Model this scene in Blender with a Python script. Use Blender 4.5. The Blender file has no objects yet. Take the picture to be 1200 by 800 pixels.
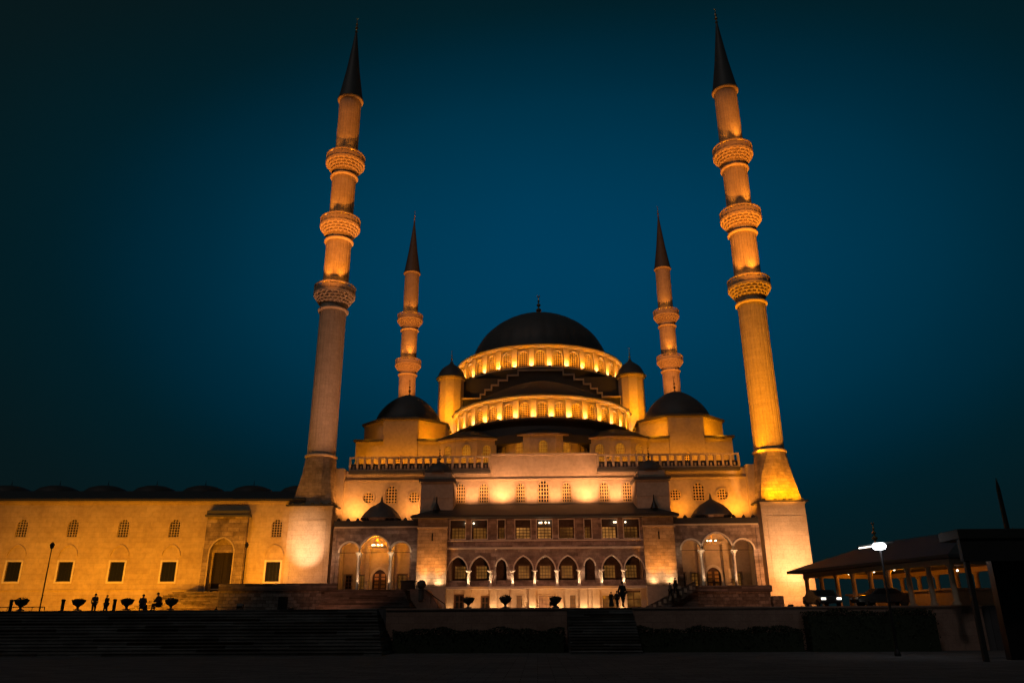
import bpy, math, random
from mathutils import Vector, Matrix
random.seed(7)
C = bpy.context.scene.collection
rad = math.radians
PI = math.pi

# ------------------------------------------------------------------ camera, sky, fill sun, exposure
F, PITCH, YAW, ROLL, CX, EYE = 900.0, 0.3560, 0.0288, -0.0051, -1.194, 1.70
def cam_axes():
    r = Vector((math.cos(YAW), math.sin(YAW), 0)); h = Vector((-math.sin(YAW), math.cos(YAW), 0)); z = Vector((0, 0, 1))
    fwd = h*math.cos(PITCH) + z*math.sin(PITCH); up = z*math.cos(PITCH) - h*math.sin(PITCH)
    c, s = math.cos(ROLL), math.sin(ROLL)
    return r*c + up*s, up*c - r*s, fwd
AR, AU, AF = cam_axes()
cd = bpy.data.cameras.new('camera'); cam = bpy.data.objects.new('camera', cd); C.objects.link(cam)
cd.sensor_width = 36.0; cd.lens = 36.0*F/1200; cd.clip_start = 0.1; cd.clip_end = 3000
cam.matrix_world = Matrix(((AR.x, AU.x, -AF.x, CX), (AR.y, AU.y, -AF.y, 0), (AR.z, AU.z, -AF.z, EYE), (0, 0, 0, 1)))
bpy.context.scene.camera = cam
def U(px, py, Y):
    """survey helper: world X and Z of a photo point known to stand at distance Y"""
    d = AR*(px-600) - AU*(py-400) + AF*F
    t = Y/d.y
    return CX + d.x*t, EYE + d.z*t
def zy(py, Y, px=636): return U(px, py, Y)[1]
def xx(px, py, Y): return U(px, py, Y)[0]

w = bpy.data.worlds.new('World'); bpy.context.scene.world = w; w.use_nodes = True
nt = w.node_tree; nt.nodes.clear()
def N(t, ty, **k):
    n = t.nodes.new(ty)
    for a, b in k.items():
        if a in n.inputs: n.inputs[a].default_value = b
        else: setattr(n, a, b)
    return n
tc = N(nt, 'ShaderNodeTexCoord')
nrm = N(nt, 'ShaderNodeVectorMath', operation='NORMALIZE'); nt.links.new(tc.outputs['Generated'], nrm.inputs[0])
sp = N(nt, 'ShaderNodeSeparateXYZ'); nt.links.new(nrm.outputs[0], sp.inputs[0])
def mth(op, a, b=None):
    n = N(nt, 'ShaderNodeMath', operation=op)
    for k, q in enumerate((a, b)):
        if q is None: continue
        if isinstance(q, (int, float)): n.inputs[k].default_value = q
        else: nt.links.new(q, n.inputs[k])
    return n.outputs[0]
# afterglow: an oval of blue light low over the building, wider than high
az = mth('MULTIPLY', mth('SUBTRACT', mth('ARCTAN2', sp.outputs[0], sp.outputs[1]), rad(4)), .476)
ev = mth('SUBTRACT', mth('ARCSINE', sp.outputs[2]), rad(25))
dist = mth('SQRT', mth('ADD', mth('MULTIPLY', az, az), mth('MULTIPLY', ev, ev)))
cr = N(nt, 'ShaderNodeValToRGB'); nt.links.new(mth('DIVIDE', dist, rad(30)), cr.inputs[0]); cr.color_ramp.interpolation = 'B_SPLINE'
def lin(c): return tuple(((v/255+.055)/1.055)**2.4 if v > 10 else v/255/12.92 for v in c)+(1,)
el = cr.color_ramp.elements
el[0].position = 0; el[0].color = lin((0, 61, 92)); el[1].position = 1; el[1].color = lin((11, 20, 20))
for p, c in ((.10, (0, 61, 92)), (.25, (0, 57, 84)), (.42, (0, 47, 67)), (.54, (0, 37, 52)), (.63, (1, 30, 38)), (.78, (7, 24, 27))):
    e = el.new(p); e.color = lin(c)
nz = N(nt, 'ShaderNodeTexNoise', Scale=2.2, Detail=3.0, Roughness=.45); nt.links.new(nrm.outputs[0], nz.inputs['Vector'])
m2 = N(nt, 'ShaderNodeMapRange'); m2.inputs['From Min'].default_value = .3; m2.inputs['From Max'].default_value = .7
m2.inputs['To Min'].default_value = .93; m2.inputs['To Max'].default_value = 1.07
nt.links.new(nz.outputs['Fac'], m2.inputs['Value'])
bg = N(nt, 'ShaderNodeBackground'); out = N(nt, 'ShaderNodeOutputWorld')
nt.links.new(cr.outputs[0], bg.inputs[0]); nt.links.new(m2.outputs[0], bg.inputs[1]); nt.links.new(bg.outputs[0], out.inputs[0])

sd = bpy.data.lights.new('fill_sun', 'SUN'); sd.energy = 0.14; sd.angle = rad(6); sd.color = (1, .84, .76)  # faint warm fill added to lift the blacks, in place of town glow
sun = bpy.data.objects.new('fill_sun', sd); C.objects.link(sun)
sun.rotation_euler = (rad(38), 0, rad(-28))
vs = bpy.context.scene.view_settings
vs.view_transform = 'Standard'; vs.look = 'None'; vs.exposure = 0; vs.gamma = 1
bpy.context.scene.cycles.use_light_tree = True
bpy.context.scene.cycles.sample_clamp_indirect = 4
bpy.context.scene.cycles.max_bounces = 5

# ------------------------------------------------------------------ materials
MATS = {}
def base_mat(name):
    m = bpy.data.materials.new(name); m.use_nodes = True; t = m.node_tree
    return m, t, t.nodes['Principled BSDF']
def stone(name, a, b, course=.0, bw=.9, scale=.8, rough=.85, bump=.25, spots=0.0, mortar=.75):
    m, t, p = base_mat(name)
    tc = N(t, 'ShaderNodeTexCoord')
    n1 = N(t, 'ShaderNodeTexNoise', Scale=scale, Detail=8.0, Roughness=.62); t.links.new(tc.outputs['Object'], n1.inputs['Vector'])
    n2 = N(t, 'ShaderNodeTexNoise', Scale=scale*7, Detail=5.0, Roughness=.6); t.links.new(tc.outputs['Object'], n2.inputs['Vector'])
    mx = N(t, 'ShaderNodeMix', data_type='RGBA'); mx.inputs[6].default_value = (*a, 1); mx.inputs[7].default_value = (*b, 1)
    r = N(t, 'ShaderNodeMapRange'); r.inputs['From Min'].default_value = .33; r.inputs['From Max'].default_value = .68
    t.links.new(n1.outputs['Fac'], r.inputs['Value']); t.links.new(r.outputs[0], mx.inputs[0])
    m2 = N(t, 'ShaderNodeMix', data_type='RGBA', blend_type='MULTIPLY'); m2.inputs[0].default_value = .35
    cr2 = N(t, 'ShaderNodeValToRGB'); cr2.color_ramp.elements[0].position = .3; cr2.color_ramp.elements[0].color = (.45, .42, .4, 1); cr2.color_ramp.elements[1].position = .6
    t.links.new(n2.outputs['Fac'], cr2.inputs[0]); t.links.new(mx.outputs[2], m2.inputs[6]); t.links.new(cr2.outputs[0], m2.inputs[7])
    col = m2.outputs[2]
    hgt = n2.outputs['Fac']
    if course:
        sx = N(t, 'ShaderNodeSeparateXYZ'); t.links.new(tc.outputs['Object'], sx.inputs[0])
        ad = N(t, 'ShaderNodeMath', operation='ADD'); t.links.new(sx.outputs[0], ad.inputs[0]); t.links.new(sx.outputs[1], ad.inputs[1])
        cb = N(t, 'ShaderNodeCombineXYZ'); t.links.new(ad.outputs[0], cb.inputs[0]); t.links.new(sx.outputs[2], cb.inputs[1])
        br = N(t, 'ShaderNodeTexBrick'); t.links.new(cb.outputs[0], br.inputs['Vector'])
        br.inputs['Scale'].default_value = 1; br.inputs['Row Height'].default_value = course; br.inputs['Brick Width'].default_value = bw
        br.inputs['Mortar Size'].default_value = .022; br.inputs['Mortar Smooth'].default_value = .3; br.inputs['Bias'].default_value = 0
        br.inputs['Color1'].default_value = (1, 1, 1, 1); br.inputs['Color2'].default_value = (1-spots, 1-spots*1.05, 1-spots*1.1, 1); br.inputs['Mortar'].default_value = (mortar, mortar, mortar, 1)
        m3 = N(t, 'ShaderNodeMix', data_type='RGBA', blend_type='MULTIPLY'); m3.inputs[0].default_value = 1
        t.links.new(col, m3.inputs[6]); t.links.new(br.outputs['Color'], m3.inputs[7]); col = m3.outputs[2]
        s2 = N(t, 'ShaderNodeMath', operation='MULTIPLY_ADD'); s2.inputs[1].default_value = -1.2
        t.links.new(br.outputs['Fac'], s2.inputs[0]); t.links.new(n2.outputs['Fac'], s2.inputs[2]); hgt = s2.outputs[0]
    bp = N(t, 'ShaderNodeBump', Strength=bump, Distance=.05); t.links.new(hgt, bp.inputs['Height'])
    t.links.new(bp.outputs[0], p.inputs['Normal']); t.links.new(col, p.inputs['Base Color'])
    p.inputs['Roughness'].default_value = rough; p.inputs['Specular IOR Level'].default_value = .25
    MATS[name] = m
def plain(name, col, rough=.6, metal=0, bump=0, scale=4):
    m, t, p = base_mat(name)
    tc = N(t, 'ShaderNodeTexCoord'); n = N(t, 'ShaderNodeTexNoise', Scale=scale, Detail=5.0); t.links.new(tc.outputs['Object'], n.inputs['Vector'])
    mx = N(t, 'ShaderNodeMix', data_type='RGBA'); mx.inputs[6].default_value = (*[c*.7 for c in col], 1); mx.inputs[7].default_value = (*[min(1, c*1.25) for c in col], 1)
    t.links.new(n.outputs['Fac'], mx.inputs[0]); t.links.new(mx.outputs[2], p.inputs['Base Color'])
    p.inputs['Roughness'].default_value = rough; p.inputs['Metallic'].default_value = metal
    if bump:
        bp = N(t, 'ShaderNodeBump', Strength=bump, Distance=.03); t.links.new(n.outputs['Fac'], bp.inputs['Height']); t.links.new(bp.outputs[0], p.inputs['Normal'])
    MATS[name] = m
def glow(name, col, s, vary=0, scale=.7):
    m, t, p = base_mat(name)
    p.inputs['Base Color'].default_value = (.05, .04, .03, 1); p.inputs['Emission Color'].default_value = (*col, 1); p.inputs['Emission Strength'].default_value = s
    p.inputs['Roughness'].default_value = .25
    if vary:
        tc = N(t, 'ShaderNodeTexCoord'); n = N(t, 'ShaderNodeTexNoise', Scale=scale, Detail=3.0); t.links.new(tc.outputs['Object'], n.inputs['Vector'])
        r = N(t, 'ShaderNodeMapRange'); r.inputs['From Min'].default_value = .35; r.inputs['From Max'].default_value = .65
        r.inputs['To Min'].default_value = s*(1-vary); r.inputs['To Max'].default_value = s*(1+vary); t.links.new(n.outputs['Fac'], r.inputs['Value']); t.links.new(r.outputs[0], p.inputs['Emission Strength'])
    MATS[name] = m
stone('limestone', (.50, .43, .34), (.60, .53, .43), course=.55, bw=1.3, spots=.10, bump=.3, mortar=.8)
stone('plaster', (.50, .43, .34), (.60, .53, .44), course=.0, scale=.35, bump=.12)
stone('wing_render', (.48, .38, .24), (.64, .54, .38), course=.62, bw=1.6, spots=.12, scale=.28, bump=.3, mortar=.78)
stone('marble', (.26, .21, .20), (.54, .46, .43), course=.42, bw=1.3, spots=.48, scale=1.3, bump=.35, mortar=.6)
stone('rubble', (.16, .14, .13), (.34, .30, .27), course=.36, bw=.7, spots=.55, scale=2.2, bump=.9, mortar=.35)
stone('step_stone', (.13, .115, .11), (.26, .22, .21), course=.213, bw=3.1, spots=.75, scale=1.2, bump=.25, mortar=.6)
stone('retaining_stone', (.30, .19, .15), (.42, .28, .22), course=.5, bw=1.2, spots=.15, scale=.8, bump=.3)
stone('pale_marble', (.66, .62, .56), (.78, .74, .68), course=.0, scale=2.0, bump=.08, rough=.5)
stone('tower_stone', (.36, .30, .22), (.60, .51, .40), course=.40, bw=.85, spots=.30, scale=1.3, bump=.7, mortar=.6)
stone('portal_stone', (.24, .19, .16), (.52, .44, .38), course=.52, bw=1.5, spots=.45, scale=1.1, bump=.6, mortar=.45)
stone('worn_steps', (.14, .11, .09), (.50, .42, .34), course=.196, bw=2.3, spots=.6, scale=1.5, bump=.4, mortar=.35)
stone('court_steps', (.14, .14, .14), (.30, .30, .30), course=.218, bw=4.4, spots=.85, scale=.5, bump=.3, mortar=.5)
plain('lead', (.085, .088, .092), .6, .0, .2, 1.2)
plain('shaded_lead', (.040, .042, .044), .65, .0, .2, 1.2)  # same lead with shade put into its colour, keeps roofs black under lamp wash
stone('shaded_marble', (.07, .055, .045), (.13, .10, .085), course=.42, bw=1.3, spots=.3, scale=1.3)  # the marble again, darkened in colour for the shade inside the loggia
plain('dark_metal', (.03, .03, .032), .45, .6)
plain('brass', (.60, .36, .12), .35, .9)
plain('dark_wood', (.075, .035, .018), .5, 0, .2, 6)
plain('glass', (.015, .018, .022), .12)
plain('lattice_plaster', (.72, .58, .30), .8)
plain('planter_stone', (.10, .095, .09), .8, 0, .3, 8)
plain('leaf', (.018, .028, .012), .8)
plain('skin', (.42, .26, .18), .6)
plain('hair', (.02, .014, .01), .6)
for n, c in (('cloth_black', (.02, .02, .022)), ('cloth_navy', (.02, .03, .06)), ('cloth_grey', (.09, .09, .1)), ('cloth_brown', (.08, .05, .03)), ('cloth_green', (.04, .06, .035)), ('denim', (.04, .06, .11))): plain(n, c, .9, 0, .2, 20)
plain('car_paint', (.05, .055, .06), .25, .3)
plain('black_door', (.012, .009, .008), .85)
plain('rubber', (.015, .015, .015), .8)
plain('canopy_paint', (.022, .025, .025), .7, 0)
plain('column_paint', (.42, .30, .20), .7, 0, .1)
glow('lit_pane', (1, .40, .08), .34, .5)
glow('dim_pane', (1, .38, .06), .10, .6)
glow('lit_lattice_pane', (1, .36, .02), .30, .3)
glow('bulb', (1, .80, .50), 5)
glow('headlamp', (1, .93, .82), 2.5)
glow('arcade_pane', (1, .40, .07), .13, .5)
glow('white_lamp', (.96, .98, 1), 12)
glow('small_lamp', (1, .85, .7), 4)
# ground: dark damp stone paving, glossy in places
m, t, p = base_mat('paving')
tc = N(t, 'ShaderNodeTexCoord')
br = N(t, 'ShaderNodeTexBrick'); t.links.new(tc.outputs['Object'], br.inputs['Vector'])
br.inputs['Scale'].default_value = 1; br.inputs['Row Height'].default_value = .6; br.inputs['Brick Width'].default_value = 1.2; br.inputs['Mortar Size'].default_value = .012
br.inputs['Color1'].default_value = (.13, .13, .135, 1); br.inputs['Color2'].default_value = (.09, .09, .095, 1); br.inputs['Mortar'].default_value = (.018, .018, .018, 1)
n = N(t, 'ShaderNodeTexNoise', Scale=.35, Detail=6.0); t.links.new(tc.outputs['Object'], n.inputs['Vector'])
r = N(t, 'ShaderNodeMapRange'); r.inputs['From Min'].default_value = .42; r.inputs['From Max'].default_value = .62; r.inputs['To Min'].default_value = .5; r.inputs['To Max'].default_value = .95; p.inputs['Specular IOR Level'].default_value = 0.0
t.links.new(n.outputs['Fac'], r.inputs['Value']); t.links.new(r.outputs[0], p.inputs['Roughness'])
t.links.new(br.outputs['Color'], p.inputs['Base Color'])
bp = N(t, 'ShaderNodeBump', Strength=.3, Distance=.01); bp.invert = True; t.links.new(br.outputs['Fac'], bp.inputs['Height']); t.links.new(bp.outputs[0], p.inputs['Normal'])
MATS['paving'] = m

# ------------------------------------------------------------------ mesh helpers
class MB:
    def __init__(s): s.v = []; s.f = []
    def add(s, pts): i = len(s.v); s.v += [tuple(p) for p in pts]; return i
    def face(s, pts): i = s.add(pts); s.f.append(tuple(range(i, i+len(pts))))
    def box(s, x0, x1, y0, y1, z0, z1, M=None):
        P = [(x, y, z) for z in (z0, z1) for y in (y0, y1) for x in (x0, x1)]
        if M: P = [M(*q) for q in P]
        i = s.add(P)
        for f in ((0, 2, 3, 1), (4, 5, 7, 6), (0, 1, 5, 4), (2, 6, 7, 3), (0, 4, 6, 2), (1, 3, 7, 5)): s.f.append(tuple(i+k for k in f))
    def prism(s, pts, z0, z1, top=None):
        n = len(pts); top = top or pts
        i = s.add([(x, y, z0) for x, y in pts] + [(x, y, z1) for x, y in top])
        for k in range(n): s.f.append((i+k, i+(k+1) % n, i+n+(k+1) % n, i+n+k))
        s.f.append(tuple(i+k for k in reversed(range(n)))); s.f.append(tuple(i+n+k for k in range(n)))
    def extrude_y(s, pts, y0, y1):
        """outline in X,Z given a thickness along Y"""
        n = len(pts); i = s.add([(x, y0, z) for x, z in pts] + [(x, y1, z) for x, z in pts])
        for k in range(n): s.f.append((i+k, i+n+k, i+n+(k+1) % n, i+(k+1) % n))
        s.f.append(tuple(i+k for k in range(n))); s.f.append(tuple(i+n+k for k in reversed(range(n))))
    def lathe(s, prof, c, n=32, ph=0, mod=None, cap=True, a0=0, a1=2*PI):
        full = abs(a1-a0-2*PI) < 1e-6
        m = n if full else n+1
        rows = []
        for r, z in prof:
            row = []
            for k in range(m):
                a = a0 + ph + (a1-a0)*k/n
                rr = r*(mod(k, z) if mod else 1)
                row.append((c[0]+rr*math.sin(a), c[1]-rr*math.cos(a), z))
            rows.append(s.add(row))
        for j in range(len(rows)-1):
            for k in range(n):
                k2 = (k+1) % m
                s.f.append((rows[j]+k, rows[j]+k2, rows[j+1]+k2, rows[j+1]+k))
        if cap and full:
            s.f.append(tuple(rows[0]+k for k in reversed(range(m)))); s.f.append(tuple(rows[-1]+k for k in range(m)))
    def cyl(s, x, y, z0, z1, r0, r1=None, n=12): s.lathe([(r0, z0), (r0 if r1 is None else r1, z1)], (x, y), n)
    def tube(s, pts, r, n=8):
        pts = [Vector(p) for p in pts]; rows = []
        for i, p in enumerate(pts):
            d = (pts[min(i+1, len(pts)-1)]-pts[max(i-1, 0)]).normalized()
            a = d.orthogonal().normalized() if i == 0 else (a - d*a.dot(d)).normalized()
            b = d.cross(a); rr = r[i] if isinstance(r, (list, tuple)) else r
            rows.append(s.add([p + (a*math.cos(2*PI*k/n) + b*math.sin(2*PI*k/n))*rr for k in range(n)]))
        for j in range(len(rows)-1):
            for k in range(n): s.f.append((rows[j]+k, rows[j]+(k+1) % n, rows[j+1]+(k+1) % n, rows[j+1]+k))
        s.f.append(tuple(rows[0]+k for k in reversed(range(n)))); s.f.append(tuple(rows[-1]+k for k in range(n)))
    def build(s, name, mat, parent=None, smooth=False, bev=0):
        me = bpy.data.meshes.new(name); me.from_pydata(s.v, [], s.f); me.update()
        import bmesh as bm_
        b = bm_.new(); b.from_mesh(me); bm_.ops.remove_doubles(b, verts=b.verts, dist=.0005); bm_.ops.recalc_face_normals(b, faces=b.faces); b.to_mesh(me); b.free()
        if smooth:
            for p in me.polygons: p.use_smooth = True
            me.set_sharp_from_angle(angle=rad(38))
        me.materials.append(MATS[mat])
        o = bpy.data.objects.new(name, me); C.objects.link(o)
        if bev:
            q = o.modifiers.new('edge', 'BEVEL'); q.width = bev; q.segments = 2; q.limit_method = 'ANGLE'
        if parent: adopt(o, parent)
        return o
def adopt(o, parent):
    o.parent = parent
    l = parent['_w'] if '_w' in parent else (0, 0, 0)
    o.matrix_parent_inverse = Matrix.Translation(Vector(l)).inverted() if any(l) else Matrix()
def tag(o, label, cat, group=None, kind=None):
    o['label'] = label; o['category'] = cat
    if group: o['group'] = group
    if kind: o['kind'] = kind
    return o
ROOTS = []
def thing(name, label, cat, loc=(0, 0, 0), group=None):
    o = bpy.data.objects.new(name, None); C.objects.link(o); o.location = loc; o.empty_display_size = .5; o['_w'] = list(loc); ROOTS.append(o)
    return tag(o, label, cat, group)
def struct(o): o['kind'] = 'structure'; return o
def dup(root, loc, label, group=None):
    def cp(o, par):
        c = o.copy(); C.objects.link(c)
        if par: c.parent = par
        for ch in kids.get(o.name, []): cp(ch, c)
        return c
    kids = {}
    for o in bpy.data.objects:
        if o.parent: kids.setdefault(o.parent.name, []).append(o)
    r = cp(root, None); r.location = loc; r['label'] = label
    if group: r['group'] = group
    return r

AMBER = (1, .30, .001); PEACH = (1, .37, .12); GOLD = (1, .32, .012); WARM = (1, .62, .32); WINGC = (1, .335, .008); LK = 3.2
def lamp(name, loc, power, col=AMBER, target=None, ang=100, blend=.8, r=.12, parent=None):
    ld = bpy.data.lights.new(name, 'SPOT' if target else 'POINT'); ld.energy = power*LK; ld.color = col; ld.shadow_soft_size = r
    o = bpy.data.objects.new(name, ld); C.objects.link(o); o.location = loc
    if target:
        ld.spot_size = rad(ang); ld.spot_blend = blend
        o.rotation_euler = (Vector(target)-Vector(loc)).to_track_quat('-Z', 'Y').to_euler()
    if parent: adopt(o, parent)
    return o
FLOODS = [0]
def floodlight(loc, target, power, col, label, ang=100, blend=.8, aim=None):
    """a box flood on a yoke with its own lamp"""
    t = thing('floodlight', label, 'floodlight', loc, 'floodlights that light the stone')
    d = (Vector(target)-Vector(loc)).normalized(); q = d.to_track_quat('-Z', 'Y').to_matrix()
    P = Vector(loc) + Vector((0, 0, .35))
    M = lambda x, y, z: P + q @ Vector((x, y, z))
    b = MB(); b.box(-.22, .22, -.16, .16, .0, .22, M); b.build('housing', 'dark_metal', t)
    b = MB(); b.box(-.2, .2, -.14, .14, -.012, -.002, M); b.build('lens', 'small_lamp', t)
    b = MB(); b.box(P.x-.27, P.x-.24, P.y-.03, P.y+.03, loc[2], P.z+.03); b.box(P.x+.24, P.x+.27, P.y-.03, P.y+.03, loc[2], P.z+.03); b.box(P.x-.27, P.x+.27, P.y-.05, P.y+.05, loc[2], loc[2]+.03); b.build('yoke', 'dark_metal', t)
    lamp('flood_lamp', P + d*.06, power, col, Vector(target), ang, blend, .12, t)
    return t

# --- openings
class Op:
    def __init__(s, kind, u, hw, vb, vt, k=1.35):
        s.kind, s.u, s.hw, s.vb, s.vt, s.k = kind, u, hw, vb, vt, k
        if kind == 'round': s.vs = vt-hw
        elif kind == 'pointed': R = k*hw*1.0; s.R = R; s.vs = vt-math.sqrt(R*R-(R-hw)**2)
        elif kind == 'circle': s.vs = vb; s.vc = (vb+vt)/2
        else: s.vs = vt
    def hi(s, u):
        d = min(abs(u-s.u), s.hw)
        if s.kind == 'rect': return s.vt
        if s.kind == 'round': return s.vs+math.sqrt(max(0, s.hw**2-d*d))
        if s.kind == 'pointed': return s.vs+math.sqrt(max(0, s.R**2-(d+s.R-s.hw)**2))
        return s.vc+math.sqrt(max(0, s.hw**2-d*d))
    def lo(s, u):
        if s.kind != 'circle': return s.vb
        d = min(abs(u-s.u), s.hw); return s.vc-math.sqrt(max(0, s.hw**2-d*d))
    def stations(s):
        n = 1 if s.kind == 'rect' else 12
        return [s.u - s.hw*math.cos(PI*i/n) for i in range(n+1)]
    def outline(s):
        up = [(u, s.hi(u)) for u in s.stations()]
        if s.kind == 'rect': return [(s.u-s.hw, s.vb), (s.u-s.hw, s.vt), (s.u+s.hw, s.vt), (s.u+s.hw, s.vb)]
        if s.kind == 'circle': return up + [(u, s.lo(u)) for u in reversed(s.stations())][1:-1]
        return [(s.u-s.hw, s.vb)] + up + [(s.u+s.hw, s.vb)]
def flat(y0):
    return lambda u, v, w: (u, y0-w, v)
def drumM(cx, cy, R):
    return lambda u, v, w: (cx+(R+w)*math.sin(u/R), cy-(R+w)*math.cos(u/R), v)
def wall(mb, M, u0, u1, v0, v1, ops, t, step=None, caps=True):
    xs = {round(u0, 5), round(u1, 5)}
    for o in ops:
        for u in o.stations(): xs.add(round(u, 5))
    if step:
        n = int((u1-u0)/step)+1
        for i in range(n): xs.add(round(u0+(u1-u0)*i/n, 5))
    xs = sorted(x for x in xs if u0-1e-4 <= x <= u1+1e-4)
    for a, b in zip(xs, xs[1:]):
        if b-a < 1e-4: continue
        mid = (a+b)/2
        cov = sorted([o for o in ops if abs(mid-o.u) < o.hw], key=lambda o: o.vb)
        ca = cb = v0
        spans = []
        for o in cov:
            spans.append((ca, cb, o.lo(a), o.lo(b))); ca, cb = o.hi(a), o.hi(b)
            mb.face([M(a, ca, 0), M(b, cb, 0), M(b, cb, -t), M(a, ca, -t)])
            mb.face([M(a, o.lo(a), 0), M(b, o.lo(b), 0), M(b, o.lo(b), -t), M(a, o.lo(a), -t)])
        spans.append((ca, cb, v1, v1))
        for p, q, r, s in spans:
            if r-p < 1e-4 and s-q < 1e-4: continue
            mb.face([M(a, p, 0), M(b, q, 0), M(b, s, 0), M(a, r, 0)])
            mb.face([M(a, p, -t), M(b, q, -t), M(b, s, -t), M(a, r, -t)])
        if caps:
            mb.face([M(a, v1, 0), M(b, v1, 0), M(b, v1, -t), M(a, v1, -t)])
            if not (cov and abs(cov[0].vb-v0) < 1e-3): mb.face([M(a, v0, 0), M(b, v0, 0), M(b, v0, -t), M(a, v0, -t)])
    for o in ops:
        if o.kind != 'circle':
            for sgn in (-1, 1):
                u = o.u+sgn*o.hw; mb.face([M(u, o.vb, 0), M(u, o.vs, 0), M(u, o.vs, -t), M(u, o.vb, -t)])
    if caps:
        for u in (u0, u1): mb.face([M(u, v0, 0), M(u, v1, 0), M(u, v1, -t), M(u, v0, -t)])
def ribbon(mb, M, pts, thick, w0, w1, closed):
    """moulding that follows an outline, thick outwards"""
    n = len(pts); cu = sum(p[0] for p in pts)/n
    outp = []
    for i, p in enumerate(pts):
        a = pts[(i-1) % n] if (closed or i > 0) else None; b = pts[(i+1) % n] if (closed or i < n-1) else None
        def nm(q, r):
            d = (r[0]-q[0], r[1]-q[1]); l = math.hypot(*d) or 1e-6; return (-d[1]/l, d[0]/l)
        if a and b:
            n1, n2 = nm(a, p), nm(p, b); s = (n1[0]+n2[0], n1[1]+n2[1]); l = math.hypot(*s) or 1; s = (s[0]/l, s[1]/l)
            k = 1/max(.6, s[0]*n1[0]+s[1]*n1[1]); nn = (s[0]*k, s[1]*k)
        else: nn = nm(a, p) if a else nm(p, b)
        outp.append((p[0]+nn[0]*thick, p[1]+nn[1]*thick))
    rng = range(n) if closed else range(n-1)
    for i in rng:
        j = (i+1) % n
        A, B, Cc, D = pts[i], pts[j], outp[j], outp[i]
        mb.face([M(*A, w1), M(*B, w1), M(*Cc, w1), M(*D, w1)])
        mb.face([M(*A, w0), M(*B, w0), M(*B, w1), M(*A, w1)]); mb.face([M(*D, w0), M(*Cc, w0), M(*Cc, w1), M(*D, w1)])
    if not closed:
        for i in (0, n-1): mb.face([M(*pts[i], w0), M(*pts[i], w1), M(*outp[i], w1), M(*outp[i], w0)])
def window(M, o, parent, frame='limestone', pane='glass', lat='lattice_plaster', depth=.10, nx=4, ny=7, bar=.085, fr=.14, proud=.06, name='window'):
    b = MB(); ribbon(b, M, o.outline(), fr, -.02, proud, o.kind in ('circle', 'rect')); 
    wn = b.build(name, frame, parent)
    b = MB(); st = o.stations()
    for a, c in zip(st, st[1:]): b.face([M(a, o.lo(a), -depth-.06), M(c, o.lo(c), -depth-.06), M(c, o.hi(c), -depth-.06), M(a, o.hi(a), -depth-.06)])
    b.build('pane', pane, wn)
    if nx:
        b = MB()
        for i in range(nx+1):
            u = o.u - o.hw + 2*o.hw*i/nx
            u = min(max(u, o.u-o.hw+bar/2), o.u+o.hw-bar/2)
            l, h = o.lo(u), o.hi(u)
            if h-l > .05: b.box(u-bar/2, u+bar/2, -depth-.04, -depth+.03, l, h, lambda x, y, z: M(x, z, y))
        for j in range(ny+1):
            v = o.vb + (o.vt-o.vb)*j/ny
            v = min(max(v, o.vb+bar/2), o.vt-bar/2)
            us = [o.u-o.hw + 2*o.hw*i/40 for i in range(41)]
            ok = [u for u in us if o.lo(u)-.01 <= v <= o.hi(u)+.01]
            if len(ok) > 1: b.box(ok[0], ok[-1], -depth-.035, -depth+.025, v-bar/2, v+bar/2, lambda x, y, z: M(x, z, y))
        b.build('lattice', lat, wn)
    return wn
def arcstrip(mb, M, u0, u1, v0, v1, w0, w1, n=1):
    for i in range(n):
        a, b = u0+(u1-u0)*i/n, u0+(u1-u0)*(i+1)/n
        P = [M(a, v0, w0), M(b, v0, w0), M(b, v0, w1), M(a, v0, w1), M(a, v1, w0), M(b, v1, w0), M(b, v1, w1), M(a, v1, w1)]
        k = mb.add(P)
        fs = [(0, 1, 2, 3), (4, 5, 6, 7), (2, 3, 7, 6), (0, 1, 5, 4)]
        if i == 0: fs.append((0, 3, 7, 4))
        if i == n-1: fs.append((1, 2, 6, 5))
        for f in fs: mb.f.append(tuple(k+q for q in f))
def dome_prof(R, z0, H, n=12, lip=.35, pt=.06, e=2.0):
    p = [(R+lip, z0), (R+lip, z0+.18), (R, z0+.24)]
    for i in range(1, n+1):
        a = PI/2*i/n; p.append((max(.02, R*math.cos(a)**(2/e)), z0+.24+(H-.24)*math.sin(a)**(2/e)))
    p[-1] = (.02, z0+H+R*pt)
    return p
def ribs(n): return lambda k, z: 1.012 if k % 3 == 0 else 1.0
def dome(parent, c, R, z0, H, name='dome', nr=24, lip=.35, pt=.05, mat='lead', e=2.0):
    b = MB(); b.lathe(dome_prof(R, z0, H, 16, lip, pt, e), c, nr*3, mod=ribs(nr)); return b.build(name, mat, parent, True)
def finial(parent, x, y, z, h, name='finial', s=1.0, mat='brass'):
    b = MB(); k = h
    prof = [(.10*s, z-.2), (.16*s, z), (.05*s, z+.08*k), (.05*s, z+.16*k), (.15*s, z+.22*k), (.17*s, z+.26*k), (.13*s, z+.31*k), (.04*s, z+.36*k), (.04*s, z+.42*k), (.12*s, z+.47*k), (.12*s, z+.51*k), (.035*s, z+.57*k), (.035*s, z+.63*k), (.08*s, z+.67*k), (.03*s, z+.72*k), (.02*s, z+.86*k)]
    b.lathe(prof, (x, y), 12)
    # small crescent
    R = .05*k; cz = z+.91*k
    pts = [(x+R*math.sin(a), y, cz-R*math.cos(a)) for a in [rad(-140+28*i) for i in range(11)]]
    rr = [.012*s+.02*s*math.sin(PI*i/10)+.008 for i in range(11)]
    b.tube(pts, rr, 6)
    return b.build(name, mat, parent, True)

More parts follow.
